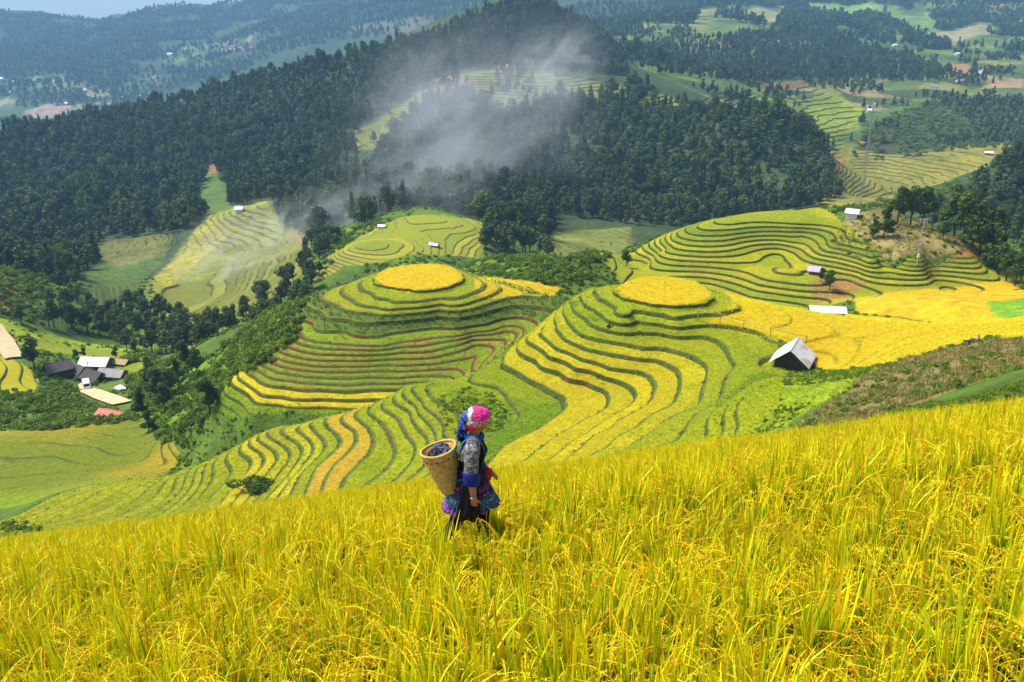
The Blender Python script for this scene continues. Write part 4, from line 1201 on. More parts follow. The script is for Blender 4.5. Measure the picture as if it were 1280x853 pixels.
# ------------------------------------------------------------------ shrubs and rough grass
SHRUBS = [
 (poly((1150,492),(1200,478),(1280,462),(1320,455),(1320,490),(1230,498), dmin=38), .75, .2, .5),
 (poly((1052,262),(1140,242),(1200,224),(1275,202),(1262,232),(1228,262),(1120,264), dmin=300), 5.0, 1.4, 3.0),
 (poly((1030,536),(1150,514),(1300,487),(1300,502),(1160,524), dmin=35), .8, .15, .38),
 (poly((600,270),(690,262),(690,285),(605,285), dmin=300), 4.0, 1.2, 2.4),
 (PAINT[2][1], 1.7, .25, .6), (PAINT[4][1], 3.0, .4, .9),
 (poly((330,395),(385,372),(372,420),(345,450),(310,480),(275,500),(235,565),(212,560),(195,545),(230,500),(250,450)), 1.7, .9, 1.7),
 (poly((600,325),(640,320),(700,318),(760,322),(750,345),(720,360),(700,363),(640,350),(604,342)), 2.2, .9, 1.6),
 (poly((-300,492),(60,490),(100,500),(185,515),(170,526),(60,538),(-300,508)), 2.0, .8, 1.7),
 (poly((160,470),(200,455),(250,450),(230,500),(205,548),(180,520),(165,500)), 1.9, .8, 1.8),
 (poly((45,440),(62,440),(60,455),(90,490),(100,505),(55,495),(45,470)), 2.0, .8, 1.6),
 (poly((150,455),(175,452),(235,455),(240,440),(170,440)), 2.4, .8, 1.8),
 (poly((1262,330),(1600,325),(1600,352),(1268,352)), 1.8, .8, 1.6),
 (poly((-320,325),(30,340),(60,352),(50,380),(40,405),(-320,402)), 2.6, .9, 2.0),
 (poly((400,300),(430,290),(475,272),(480,280),(445,300),(415,330),(398,352)), 3.0, .9, 2.0),
 (poly((1090,150),(1160,128),(1300,118),(1300,178),(1230,185),(1130,200),(1065,195), dmin=700), 6.0, 1.6, 3.4),
 (poly((545,500),(590,478),(615,490),(640,515),(630,535),(600,545),(560,540)), .75, .28, .50),
 (poly((0,655),(20,650),(40,656),(60,662),(0,672)), 1.6, .6, 1.0),
 (poly((985,538),(1060,505),(1120,470),(1150,455),(1170,462),(1100,505),(1040,528)), 2.0, .35, .8),
 (poly((1120,500),(1200,482),(1300,474),(1300,488),(1180,505)), 1.6, .4, .9),
]
g = np.random.default_rng(35)
PP, RR, SS = [], [], []
for i, (P, sp, s0, s1) in enumerate(SHRUBS):
    X, Y = sample_poly(P, sp, 950 + i)
    k = fbm(X / 9, Y / 9, 140 + i, 3) > -.10
    p, r_, s_ = lay(X[k], Y[k], 960 + i, s0, s1, .1, .15); PP.append(p); RR.append(r_); SS.append(s_)
p = np.concatenate(PP); n = len(p)
scatter('green_shrubs', p, np.concatenate(RR), np.concatenate(SS), g.integers(0, 4, n), P_BUSH, 'leafy green shrubs covering the steep banks between the terraces and the hamlet', 'shrubs')
print('shrubs', n)
PP, RR, SS, II = [], [], [], []
for i, (P, sp, s0, s1) in enumerate(((PAINT[2][1], .75, .5, 1.1), (PAINT[4][1], 1.1, .7, 1.5))):
    X, Y = sample_poly(P, sp, 970 + i); k = fbm(X / 5, Y / 5, 150 + i, 3) > -.12
    p, r_, s_ = lay(X[k], Y[k], 980 + i, s0, s1, .2, .05); PP.append(p); RR.append(r_); SS.append(s_)
    II.append(g.integers(0, 3, k.sum()))
p = np.concatenate(PP)
sc = np.concatenate(SS); ii = np.concatenate(II); pass
scatter('dry_scrub', p, np.concatenate(RR), sc, ii, P_DRY, 'brown dry weeds and stubble on the uncropped slopes', 'scrub')
print('scrub', len(p))

# rough growth over the uncropped land in sight
g = np.random.default_rng(36)
th_, ss_ = g.uniform(-.80, .80, 90000), g.uniform(math.log(31), math.log(430), 90000)
X = np.exp(ss_) * np.sin(th_); Y = np.exp(ss_) * np.cos(th_)
k = region_of(X, Y, REG + FAR) < 0
for q in PAINT:
    if q[0] in ('gold', 'scrub', 'dome', 'soil'): k &= ~inside(q[1], X, Y)
ROADS = ([(98,483),(104,479),(118,487),(140,494),(166,503),(141,508),(118,500),(101,492)], [(-70,384),(-30,396),(4,408),(12,420),(30,448),(6,450),(-10,432),(-30,412),(-70,396)])
for q in ROADS: k &= ~inside(poly(*q), X, Y)
k &= fbm(X / 12, Y / 12, 161, 3) > -.08
X, Y = X[k], Y[k]; p, r_, s_ = lay(X, Y, 37, .25, .8, .15, .1)
p = p[in_view(p[:, 0], p[:, 1], p[:, 2], 420)[0]]; n = len(p)
scatter('rough_growth', p, r_[:n], s_[:n] * np.clip(np.hypot(p[:, 0], p[:, 1]) / 200, .3, 1.3), g.integers(0, 4, n), P_BUSH, 'low green weeds and seedlings on the uncropped slopes', 'weeds')
print('growth', n)
# ------------------------------------------------------------------ trees and bushes that stand singly
def tree_at(u, v, k, s, label, group=None, name='broadleaf_tree', lib=TREE_LIB, dmin=60):
    x, y, z = hit(u, v, dmin)
    z = float(ground(x, y)[0])
    return plant_tree(lib, k, (x, y, z - .2), s, random.uniform(0, 6.28), label, group, name)
SHAPES = ['broad round', 'tall narrow', 'low bushy', 'pointed', 'slim upright']
for (u, v, k, s) in ((1122,280,0,.75),(1138,283,2,.95),(1152,283,0,.95),(1165,285,1,.80),(1180,288,0,1.05),(1192,297,4,1.05),(1203,303,0,1.0),(1214,312,3,.95),(1224,318,2,1.1),
                     (1232,326,0,.85),(1240,333,4,.85),(1249,342,2,.85),(1258,350,0,.70),(1268,356,2,.70),(1210,292,1,1.0),(1226,305,0,.95),(1240,318,1,.80),(1170,276,4,.95),(1150,272,1,.85),(1276,352,0,.7)):
    tree_at(u, v, k, s * 1.3, SHAPES[k] + ' dark tree in the row along the scrubby hilltop', SHAPES[k] + ' trees along the scrubby hilltop')
tree_at(1178, 300, 2, .62, 'small yellow green tree in front of the dark hilltop row', name='young_tree')
tree_at(1091, 297, 4, .50, 'thin sparse tree left of the slender tall one on the hilltop', name='thin_tree')
tree_at(1104, 298, 4, .85, 'slender tall tree with a bare stem on the scrubby hilltop', name='thin_tree')
tree_at(1037, 362, 2, .62, 'rounded green tree beside the small grey roofed hut', name='round_tree')
tree_at(1026, 352, 0, .38, 'light green shrub tree behind the small grey roofed hut', name='round_tree')
tree_at(783, 333, 2, .55, 'dark bushy tree at the left end of the back terraces', name='bushy_tree')
bx_, by_, _ = hit(310, 616)
t = thing('leafy_bush', 'wide leafy green bush just beyond the rice field edge left of the woman', 'bush', (bx_, by_, float(ground(bx_, by_)[0])))
link('foliage', bush_mesh(558, 1700, 'bush_leaf', .075, 1.15), t); t.scale = (3.4, 2.2, 2.3)
st_ = MB()
for k_ in range(7): st_.tube([(.06 * math.cos(k_), .06 * math.sin(k_), -.1), (.3 * math.cos(k_ * 1.9), .3 * math.sin(k_ * 1.9), .35), (.6 * math.cos(k_ * 1.9), .6 * math.sin(k_ * 1.9), .6)], [.025, .018, .008], 5)
st_.build('stems', 'bark', t)
tree_at(44, 462, 0, .95, 'large round tree on the bank beside the hamlet and the concrete road', name='broadleaf_tree')
for (u, v, k, s) in ((196,505,0,.9),(210,498,2,1.0),(190,485,4,.8),(178,520,1,.65),(206,515,2,.9),(186,540,4,.55),(262,520,0,.8),(247,470,2,.8),(232,462,0,.8),(222,478,4,.7)):
    tree_at(u, v, k, s, SHAPES[k] + ' dark tree in the gully between the hamlet and the terraced hill', SHAPES[k] + ' trees in the gully')
for (u, v, k, s) in ((68,410,0,1.0),(90,412,2,1.1),(110,415,0,1.0),(125,420,4,.9),(145,425,2,.9),(28,405,0,.8),(95,450,2,.45),(105,447,0,.4),(145,447,0,.45)):
    tree_at(u, v, k, s, SHAPES[k] + ' tree on the field edge behind the hamlet roofs', SHAPES[k] + ' trees behind the hamlet')
# ------------------------------------------------------------------ building materials
plain('white_roof', (.80, .80, .78), .45, .10, .8)
plain('grey_roof', (.24, .23, .24), .55, .22, 1.2)
plain('dark_roof', (.075, .062, .055), .8, .35, 1.5)
plain('slate_roof', (.095, .080, .078), .7, .3, 1.4)
plain('red_roof', (.55, .16, .10), .6, .2, 1.5)
plain('pink_roof', (.75, .16, .26), .5, .15, 1.5)
plain('thatch', (.42, .33, .16), .95, .35, 3.0)
plain('dark_wood', (.055, .038, .028), .85, .4, 4.0)
plain('brown_wood', (.16, .10, .055), .85, .35, 4.0)
plain('bamboo', (.42, .30, .13), .7, .25, 3.0)
plain('white_wall', (.72, .70, .66), .8, .12, 1.0)
plain('lilac_roof', (.50, .42, .55), .5, .2, 1.0)
plain('concrete', (.58, .45, .25), .85, .14, .5)
plain('grey_concrete', (.42, .41, .39), .85, .15, .8)
plain('white_paint', (.82, .82, .82), .3, .04, 1.0)
plain('dark_glass', (.02, .025, .03), .08, .1, 1.0)
plain('tyre_rubber', (.02, .02, .02), .8, .1, 1.0)
plain('red_lamp', (.5, .02, .02), .3, .1, 1.0)
plain('steel', (.35, .36, .37), .45, .15, 1.0, metal=.6)
plain('tarp', (.78, .78, .76), .6, .08, 1.0)
plain('skin', (.42, .22, .12), .6, .12, 8.0)
plain('dark_cloth', (.022, .022, .035), .9, .3, 12.0)
plain('purple_cloth', (.18, .04, .12), .9, .3, 12.0)
plain('pink_cloth', (.72, .36, .40), .9, .2, 12.0)
plain('straw', (.60, .46, .20), .85, .2, 10.0)
# rusty sheet roof of the field hut
m, nt, b = new_mat('patched_roof')
n = noise_node(nt, .9, 5, .65); n2 = noise_node(nt, .35, 2, .5)
rust = ramp(nt, n2.outputs[0], [(.52, (.80, .79, .76)), (.60, (.62, .50, .42)), (.72, (.42, .30, .24))])
fine = ramp(nt, n.outputs[0], [(.3, (.85,) * 3), (.7, (1.05,) * 3)])
nt.links.new(mixc(nt, rust, fine, 1.0, 'MULTIPLY'), b.inputs['Base Color']); b.inputs['Roughness'].default_value = .5

def gz(x, y): return float(ground(x, y)[0])
def gable_house(name, label, x, y, w, l, hw, hr, rz, roof, wall, over=.45, planks=0, door=True, window=0, lift=0.0, chimney=False, corr=True):
    """house with its ridge along local Y; w across, l along, hw wall height, hr ridge above the eaves"""
    c, s_ = math.cos(rz), math.sin(rz)
    zs = [gz(x + c * a - s_ * b_, y + s_ * a + c * b_) for a in (-w / 2, w / 2) for b_ in (-l / 2, l / 2)]
    t = thing(name, label, 'house' if 'hut' not in name and 'shed' not in name else ('hut' if 'hut' in name else 'shed'), (x, y, max(min(zs), sum(zs) / 4 - .3) + lift), rz)
    e = .6
    V = []
    for yy in (-l / 2, l / 2):
        V += [(-w / 2, yy, -e), (w / 2, yy, -e), (w / 2, yy, hw), (0, yy, hw + hr * .97), (-w / 2, yy, hw)]
    MB().add(V, [(0, 1, 2, 3, 4), (9, 8, 7, 6, 5), (0, 5, 6, 1), (1, 6, 7, 2), (4, 9, 5, 0), (2, 7, 8, 3), (3, 8, 9, 4)]).build('wall', wall, t)
    sl = hr / (w / 2); th_ = .05
    for sg in (-1, 1):
        xe = sg * (w / 2 + over); ze = hw - sl * over
        n_ = max(2, int(l / .45)) if corr else 1
        Vr = []; Lr = l + 2 * over
        for i in range(2 * n_ + 1):
            yy = -Lr / 2 + Lr * i / (2 * n_); dz = .03 * (i % 2) if corr else 0
            Vr += [(0 if not corr else sg * .0, yy, hw + hr + .06 + dz), (xe, yy, ze + .06 + dz), (xe, yy, ze + .06 + dz - th_), (0, yy, hw + hr + .06 + dz - th_)]
        Fr = []
        for i in range(2 * n_):
            a = 4 * i
            for k in range(4): Fr.append((a + k, a + (k + 1) % 4, a + 4 + (k + 1) % 4, a + 4 + k))
        Fr += [(3, 2, 1, 0), tuple(8 * n_ + k for k in range(4))]
        r_ = MB().add(Vr, Fr).build('roof', roof, t)
    MB().tube([(0, -l / 2 - over, hw + hr + .09), (0, l / 2 + over, hw + hr + .09)], .07, 6).build('ridge_cap', roof, t)
    if planks:
        for i in range(planks):
            px = -w / 2 + w * (i + .5) / planks; ph = hw + hr * (1 - abs(px) / (w / 2)) - .06
            MB().box((px, -l / 2 - .025, ph / 2 - .3), (w / planks * .86, .04, ph + .6)).build('plank', wall, t)
    if door:
        d_ = MB().box((w * .12, -l / 2 - .06, .85), (.85, .06, 1.7)).build('door', 'dark_wood' if wall != 'dark_wood' else 'brown_wood', t)
    for i in range(window):
        f_ = MB().box((w / 2 + .04, -l / 2 + l * (i + .5) / window, hw * .55), (.06, .9, .8)).build('window', 'brown_wood', t)
        MB().box((w / 2 + .08, -l / 2 + l * (i + .5) / window, hw * .55), (.03, .7, .6)).build('pane', 'dark_glass', f_)
    return t
def house_at(name, label, u, v, *a, dmin=60, **k):
    x, y, z = hit(u, v, dmin); return gable_house(name, label, x, y, *a, **k)

# field hut below the golden saddle
hx, hy, _ = hit(990, 458)
hut = gable_house('field_hut', 'dark plank field hut under a white and rusty sheet roof below the golden field', hx, hy, 4.3, 4.6, 1.35, 1.75, R(-27), 'patched_roof', 'dark_wood', over=.75, planks=9, door=False)
# long white roof behind the saddle
sx, sy, _ = hit(1033, 396); sy += 7.5; sx = slopes(1033, 396)[0] * sy
gable_house('long_shed', 'long low shed with a plain white roof behind the golden saddle', sx, sy, 2.6, 5.6, 1.5, .55, R(82), 'white_roof', 'brown_wood', over=.35, lift=-.35)
house_at('field_hut', 'tiny grey roofed hut beside the round tree on the back terraces', 1018, 341, 2.2, 2.6, 1.3, .8, R(70), 'lilac_roof', 'brown_wood')
house_at('hilltop_house', 'small whitewashed house with a pale roof at the edge of the hilltop scrub', 1065, 272, 2.6, 2.8, 1.9, .7, R(60), 'white_roof', 'white_wall')
# hamlet
house_at('hamlet_house', 'dark wooden house with its slate gable facing the concrete yard', 74, 468, 5.0, 6.2, 2.3, 1.7, R(-50), 'slate_roof', 'dark_wood', window=2)
house_at('hamlet_house', 'long house with a slate roof joined behind the van', 98, 470, 4.4, 7.0, 2.2, 1.5, R(58), 'slate_roof', 'dark_wood', window=2)
house_at('hamlet_house', 'low house with a broad dark brown roof right behind the van', 117, 477, 5.0, 7.6, 1.8, 1.6, R(62), 'dark_roof', 'dark_wood', window=2)
house_at('hamlet_house', 'house with a pale grey sheet roof at the end of the hamlet', 142, 474, 4.2, 7.2, 2.0, 1.3, R(78), 'grey_roof', 'brown_wood', window=3)
house_at('hamlet_house', 'house under one big plain white roof at the back of the hamlet', 121, 458, 5.6, 8.0, 1.6, 1.5, R(86), 'white_roof', 'brown_wood')
house_at('thatched_shed', 'small thatched shed beside the big white roof', 152, 455, 3.0, 4.4, 1.3, .8, R(75), 'thatch', 'brown_wood')
house_at('roadside_shed', 'shed with a faded red roof below the concrete road', 140, 521, 3.0, 6.2, 1.2, .7, R(70), 'red_roof', 'grey_concrete', corr=True)
# concrete roads
def drape(name, outline, mat, lift=.12, step=1.0, label=None, th_=.12):
    P = poly(*outline); lo, hi = P.min(0), P.max(0)
    bm = bmesh.new(); vs_ = [bm.verts.new((p[0], p[1], 0)) for p in P]; bm.faces.new(vs_)
    bmesh.ops.triangulate(bm, faces=bm.faces[:])
    for _ in range(5): bmesh.ops.subdivide_edges(bm, edges=[e for e in bm.edges if e.calc_length() > step * 2], cuts=1); bmesh.ops.triangulate(bm, faces=bm.faces[:])
    co = np.array([v_.co[:] for v_ in bm.verts]); zz = ground(co[:, 0], co[:, 1])
    for v_, z_ in zip(bm.verts, zz): v_.co.z = z_ + lift
    bmesh.ops.recalc_face_normals(bm, faces=bm.faces[:])
    up = sum(f_.normal.z for f_ in bm.faces)
    if up < 0: bmesh.ops.reverse_faces(bm, faces=bm.faces[:])
    ex = bmesh.ops.extrude_face_region(bm, geom=bm.faces[:])
    for v_ in [q for q in ex['geom'] if isinstance(q, bmesh.types.BMVert)]: v_.co.z += th_
    me = bpy.data.meshes.new(name); bm.to_mesh(me); bm.free(); me.materials.append(MATS[mat])
    return link(name, me, kind='structure')
drape('road', ROADS[0], 'concrete', .40)
drape('road', ROADS[1], 'concrete', .5)
# van
vx, vy, _ = hit(109, 487)
vz = gz(vx, vy) + .53
van = thing('parked_van', 'white minivan parked on the concrete road in front of the houses', 'van', (vx, vy, vz), R(-62))
def prof(pts, w, mb):
    n_ = len(pts); V = [(x_, -w / 2, z_) for x_, z_ in pts] + [(x_, w / 2, z_) for x_, z_ in pts]
    mb.add(V, [tuple(range(n_ - 1, -1, -1)), tuple(range(n_, 2 * n_))] + [(i, (i + 1) % n_, n_ + (i + 1) % n_, n_ + i) for i in range(n_)])
    return mb
bd = prof([(-2.2, .35), (2.2, .35), (2.28, .75), (2.1, 1.05), (1.45, 1.75), (1.25, 1.92), (-2.0, 1.95), (-2.2, 1.7), (-2.25, .8)], 1.72, MB())
bo = bd.build('body', 'white_paint', van)
for sg in (-1, 1):
    for (a, b_) in ((-2.0, -.9), (-.8, .2), (.3, 1.2)):
        MB().box(((a + b_) / 2, sg * .865, 1.42), (b_ - a, .02, .52)).build('window', 'dark_glass', van)
    for a in (-1.4, 1.4):
        w_ = MB().tube([(a, sg * .72, .33), (a, sg * .9, .33)], .33, 14).build('wheel', 'tyre_rubber', van)
        MB().tube([(a, sg * .89, .33), (a, sg * .92, .33)], .18, 10).build('rim', 'steel', w_)
    MB().box((-2.26, sg * .72, .95), (.04, .16, .3)).build('tail_light', 'red_lamp', van)
    MB().box((2.24, sg * .65, .85), (.04, .3, .18)).build('headlight', 'white_roof', van)
MB().box((-2.235, 0, 1.42), (.03, 1.4, .48)).build('rear_window', 'dark_glass', van)
MB().box((1.79, 0, 1.40), (.03, 1.45, .78), Matrix.Rotation(R(-42.5), 3, 'Y')).build('windscreen', 'dark_glass', van)
MB().box((-2.27, 0, .5), (.08, 1.7, .2)).build('bumper', 'grey_concrete', van)
# utility poles
def pole(u, v, h, label, arms=1, name='utility_pole', mat='grey_concrete', r=.14, box=False, dmin=60):
    x, y, z = hit(u, v, dmin); t = thing(name, label, 'pole', (x, y, gz(x, y)), R(random.uniform(-20, 20)))
    MB().tube([(0, 0, -.5), (0, 0, h)], [r, r * .65], 10).build('post', mat, t)
    for i in range(arms):
        ca = MB().box((0, r + .06, h - .35 - .7 * i), (1.7, .1, .12)).build('crossarm', 'steel', t)
        for q in (-.75, 0, .75): MB().tube([(q, r + .06, h - .29 - .7 * i), (q, r + .06, h - .08 - .7 * i)], .05, 6).build('insulator', 'white_wall', ca)
    if box:
        MB().box((0, -.45, h * .42), (.9, .6, 1.0)).build('transformer', 'steel', t)
        MB().box((0, -.35, h * .2), (.5, .4, .8)).build('meter_box', 'white_wall', t)
    return t
pole(114, 481, 7.0, 'concrete utility pole standing between the van and the houses')
pole(1146, 331, 11.5, 'utility pole carrying a transformer box on the scrub hill', box=True, arms=2)
# tall slender mast
mx, my, mz = hit(1074, 263)
t = thing('lattice_mast', 'very tall thin lattice mast rising beside the small white house', 'mast', (mx, my, gz(mx, my)), R(20))
for a in range(3):
    az = a * 2.0944
    MB().tube([(.55 * math.cos(az), .55 * math.sin(az), -.5), (.16 * math.cos(az), .16 * math.sin(az), 29)], .06, 6).build('leg', 'steel', t)
for i in range(24):
    z0, z1 = 1.2 * i, 1.2 * (i + 1); k0 = .55 - .39 * z0 / 29; k1 = .55 - .39 * z1 / 29
    b_ = MB()
    for a in range(3):
        p, q = a * 2.0944, (a + 1) * 2.0944
        b_.tube([(k0 * math.cos(p), k0 * math.sin(p), z0), (k1 * math.cos(q), k1 * math.sin(q), z1)], .03, 4)
    b_.build('brace', 'steel', t)
MB().box((.35, 0, 28.4), (.5, .4, 1.3)).build('antenna_box', 'white_wall', t)
# bamboo fence
t = None
fp = [hit(u, v) for u, v in ((872,398),(900,403),(929,411),(963,421),(1007,430))]
fp = [(x, y, gz(x, y)) for x, y, z in fp]
t = thing('bamboo_fence', 'thin bamboo post and rail fence along the lower edge of the golden field', 'fence', fp[0])
o0 = Vector(fp[0]); tops = []
for i, p in enumerate(fp):
    q = Vector(p) - o0; hh_ = 1.75 - .06 * i
    MB().tube([q + Vector((0, 0, -.4)), q + Vector((.04 * (-1) ** i, 0, hh_))], [.085, .065], 7).build('post', 'bamboo', t); tops.append(q + Vector((0, -.05, hh_ - .18)))
for a, b_ in zip(tops[:-1], tops[1:]):
    d_ = (b_ - a).normalized() * .25
    MB().tube([a - d_, (a + b_) / 2 - Vector((0, 0, .07)), b_ + d_], .055, 6).build('rail', 'bamboo', t)
# tarp by the hamlet
tx, ty, _ = hit(152, 487); tz = gz(tx, ty)
bm_ = MB(); nn = 9
V = [((i / (nn - 1) - .5) * 3.4, (j / (nn - 1) - .5) * 2.6, .45 + .35 * math.sin(i * 1.1) * math.cos(j * .9) + .25 * (1 - abs(j - 4) / 4)) for j in range(nn) for i in range(nn)]
bm_.add(V, [(j * nn + i, j * nn + i + 1, (j + 1) * nn + i + 1, (j + 1) * nn + i) for j in range(nn - 1) for i in range(nn - 1)])
to = bm_.build('tarpaulin', 'tarp', None, True, (tx, ty, tz), (0, 0, R(-20)), label='crumpled white tarpaulin spread beside the grey roofed house', category='tarpaulin')
sm = to.modifiers.new('thick', 'SOLIDIFY'); sm.thickness = .04
# far buildings
FARH = [
 (299,264,6.0,4.4,'white_roof','white_wall','lone white hut at the top of the hazy yellow terraces','field_hut',300),
 (477,285,2.6,3.0,'white_roof','white_wall','tiny white hut at the corner of the misty brown terraces','field_hut',280),
 (543,308,2.6,4.4,'lilac_roof','brown_wood','small lilac roofed hut in the misty terraces behind the left round hill','field_hut',280),
 (1230,92,11,17,'pink_roof','white_wall','white house with a bright pink roof in the far valley','valley_house',700),
 (1118,58,7,9,'white_roof','white_wall','white roofed house among the far dark trees','valley_house',700),
 (1196,69,7,9,'white_roof','white_wall','white roofed house alone on the far hillside above the red clearing','valley_house',700),
 (1099,84,7,13,'grey_roof','white_wall','long grey roofed house below the far dark wood','valley_house',700),
 (1087,140,6,6,'white_roof','white_wall','small white block of a house beside the mast','valley_house',600),
 (1167,110,6,10,'grey_roof','white_wall','grey roofed house near the orange clearing','valley_house',700),
 (1200,103,7,13,'grey_roof','white_wall','pale long house between the clearings','valley_house',700),
 (1226,129,6,7,'white_roof','white_wall','white roofed house by the yellow strip of field','valley_house',700),
 (1236,193,5,8,'white_roof','brown_wood','hut with a pale roof in the shrubs above the far terraces','field_hut',500),
 (1252,198,5,6,'red_roof','brown_wood','small red roofed hut beside the pale roofed hut','field_hut',500),
 (1076,181,5,7,'red_roof','brown_wood','red roofed hut at the top of the far olive terraces','field_hut',500),
 (640,86,7,14,'red_roof','white_wall','long red roofed house on the ridge terraces','ridge_house',600),
 (628,87,6,8,'red_roof','white_wall','smaller red roofed house at the end of the ridge terraces','ridge_house',600),
 (2,101,16,22,'white_roof','white_wall','white roofed house at the end of the distant blue village','village_house',1500),
 (18,104,14,20,'white_roof','white_wall','second pale house of the distant blue village','village_house',1500),
 (15,117,12,16,'grey_roof','white_wall','grey roofed house below the pale pair in the distant village','village_house',1500),
 (103,114,14,24,'white_roof','white_wall','bright long roof alone at the foot of the distant forest','village_house',1500),
 (83,131,12,18,'white_roof','white_wall','white roofed house in the middle of the distant valley fields','village_house',1500),
 (68,131,12,22,'red_roof','white_wall','red roofed house in the middle of the distant valley fields','village_house',1500),
 (152,124,12,16,'white_roof','white_wall','white house below the tan hill field in the distance','village_house',1500),
 (173,122,12,18,'white_roof','white_wall','second white house below the tan hill field in the distance','village_house',1500),
 (213,70,16,26,'white_roof','white_wall','white roof on the green clearing of the distant blue mountain','village_house',1800),
 (1045,20,10,16,'white_roof','white_wall','pale house at the foot of the distant bright green field','valley_house',1000),
 (985,3,10,16,'red_roof','white_wall','red roofed house at the distant green hilltop','valley_house',1000),
]
for (u, v, w_, l_, rf, wl, lab, nm, dm) in FARH:
    house_at(nm, lab, u, v, w_ * .8, l_ * .8, w_ * .32, w_ * .2, R(random.uniform(60, 120)), rf, wl, dmin=dm, over=.5, door=True, window=2 if w_ > 5 else 0, corr=False, lift=.4)

# ------------------------------------------------------------------ people at work on the slopes
def sitter(label, u, v, cloth, hat, rz, bent):
    x, y, z = hit(u, v); t = thing('person', label, 'person', (x, y, gz(x, y)), rz)
    b_ = MB()
    lean = .35 if not bent else 1.0
    hip = Vector((0, 0, .42)); sh = hip + Vector((math.sin(lean) * .48, 0, math.cos(lean) * .48)); hd = sh + Vector((math.sin(lean) * .22, 0, .20))
    b_.tube([hip - Vector((0, 0, .12)), hip, hip.lerp(sh, .5), sh, sh.lerp(hd, .35)], [.12, .17, .16, .15, .06], 10)
    b_.ball(hd, (.095, .085, .115))
    for sg in (-1, 1):
        s0 = sh + Vector((0, sg * .17, -.03)); el = s0 + Vector((.10, sg * .05, -.27)); hn = el + Vector((.22, -sg * .04, -.13))
        b_.tube([s0, el, hn, hn + Vector((.07, 0, -.03))], [.05, .04, .032, .03], 7)
        h0 = hip + Vector((0, sg * .09, -.03)); kn = h0 + Vector((.38, sg * .04, .06)); ft = kn + Vector((.04, 0, -.44))
        b_.tube([h0, kn, ft, ft + Vector((.16, 0, -.01))], [.085, .065, .045, .04], 7)
    o = b_.build('body', cloth, t, True)
    rm = o.modifiers.new('join', 'REMESH'); rm.mode = 'VOXEL'; rm.voxel_size = .022; rm.use_smooth_shade = True
    MB().ball(hd + Vector((.02, 0, -.01)), (.085, .078, .10)).build('face', 'skin', t, True)
    hat_ = MB()
    rings = [[(hd.x + r_ * math.cos(a * .5236), hd.y + r_ * math.sin(a * .5236), hd.z + z_) for a in range(12)] for r_, z_ in ((.02, .16), (.10, .11), (.20, .035), (.205, .02), (.10, .09), (.02, .13))]
    hat_.rings(rings).build('hat', hat, t, True)
    return t
sitter('person in dark purple clothes crouching at the edge of the brown scrub slope', 1211, 434, 'purple_cloth', 'straw', R(200), False)
sitter('person in pink clothes crouching behind the one in dark purple', 1223, 427, 'pink_cloth', 'straw', R(190), False)
sitter('person in black bending low on the upper green terrace below the round hilltop', 759, 411, 'dark_cloth', 'dark_cloth', R(30), True)
# ------------------------------------------------------------------ the woman with the basket
def mat_pos(name, build):
    m, nt, b = new_mat(name)
    tc = nt.nodes.new('ShaderNodeTexCoord'); sx = nt.nodes.new('ShaderNodeSeparateXYZ'); nt.links.new(tc.outputs['Object'], sx.inputs[0])
    build(nt, b, tc, sx); b.inputs['Roughness'].default_value = .85; b.inputs['Specular IOR Level'].default_value = .15
    return m
def rng_node(nt, src, a, b):
    n = nt.nodes.new('ShaderNodeMapRange'); n.inputs[1].default_value = a; n.inputs[2].default_value = b; nt.links.new(src, n.inputs[0]); return n.outputs[0]
def _skirt(nt, b, tc, sx):
    z = rng_node(nt, sx.outputs[2], .50, .94)
    band = ramp(nt, z, [(0.0, (.16, .03, .30)), (.10, (.05, .035, .30)), (.17, (.30, .05, .34)), (.22, (.02, .03, .16)), (.36, (.015, .09, .17)), (.42, (.02, .16, .16)), (.47, (.03, .02, .14)), (.60, (.012, .012, .03)), (.68, (.20, .03, .22)), (.76, (.010, .010, .02))])
    for e in band.node.color_ramp.elements: pass
    wv = nt.nodes.new('ShaderNodeTexVoronoi'); wv.inputs['Scale'].default_value = 60; nt.links.new(tc.outputs['Object'], wv.inputs['Vector'])
    n = noise_node(nt, 45, 3, .7)
    c = mixc(nt, band, wv.outputs['Color'], ramp(nt, n.outputs[0], [(.50, (0,) * 3), (.66, (.35,) * 3)]))
    c = mixc(nt, c, (.50, .10, .42), ramp(nt, noise_node(nt, 25, 2, .5).outputs[0], [(.60, (0,) * 3), (.68, (.5,) * 3)]))
    dk = ramp(nt, z, [(.0, (1.5, 1.5, 1.5)), (.5, (1.3, 1.3, 1.3)), (.75, (.5, .5, .5))])
    nt.links.new(mixc(nt, c, dk, 1.0, 'MULTIPLY'), b.inputs['Base Color'])
mat_pos('pleated_batik', _skirt)
def _batik(nt, b, tc, sx):
    n = noise_node(nt, 38, 5, .75, dist=1.2); n2 = noise_node(nt, 11, 2, .5)
    c = ramp(nt, n.outputs[0], [(.40, (.02, .02, .03)), (.50, (.16, .16, .17)), (.62, (.50, .49, .45))])
    c = mixc(nt, c, (.10, .10, .12), ramp(nt, n2.outputs[0], [(.5, (0,) * 3), (.6, (.5,) * 3)]))
    nt.links.new(c, b.inputs['Base Color'])
mat_pos('batik_sleeve', _batik)
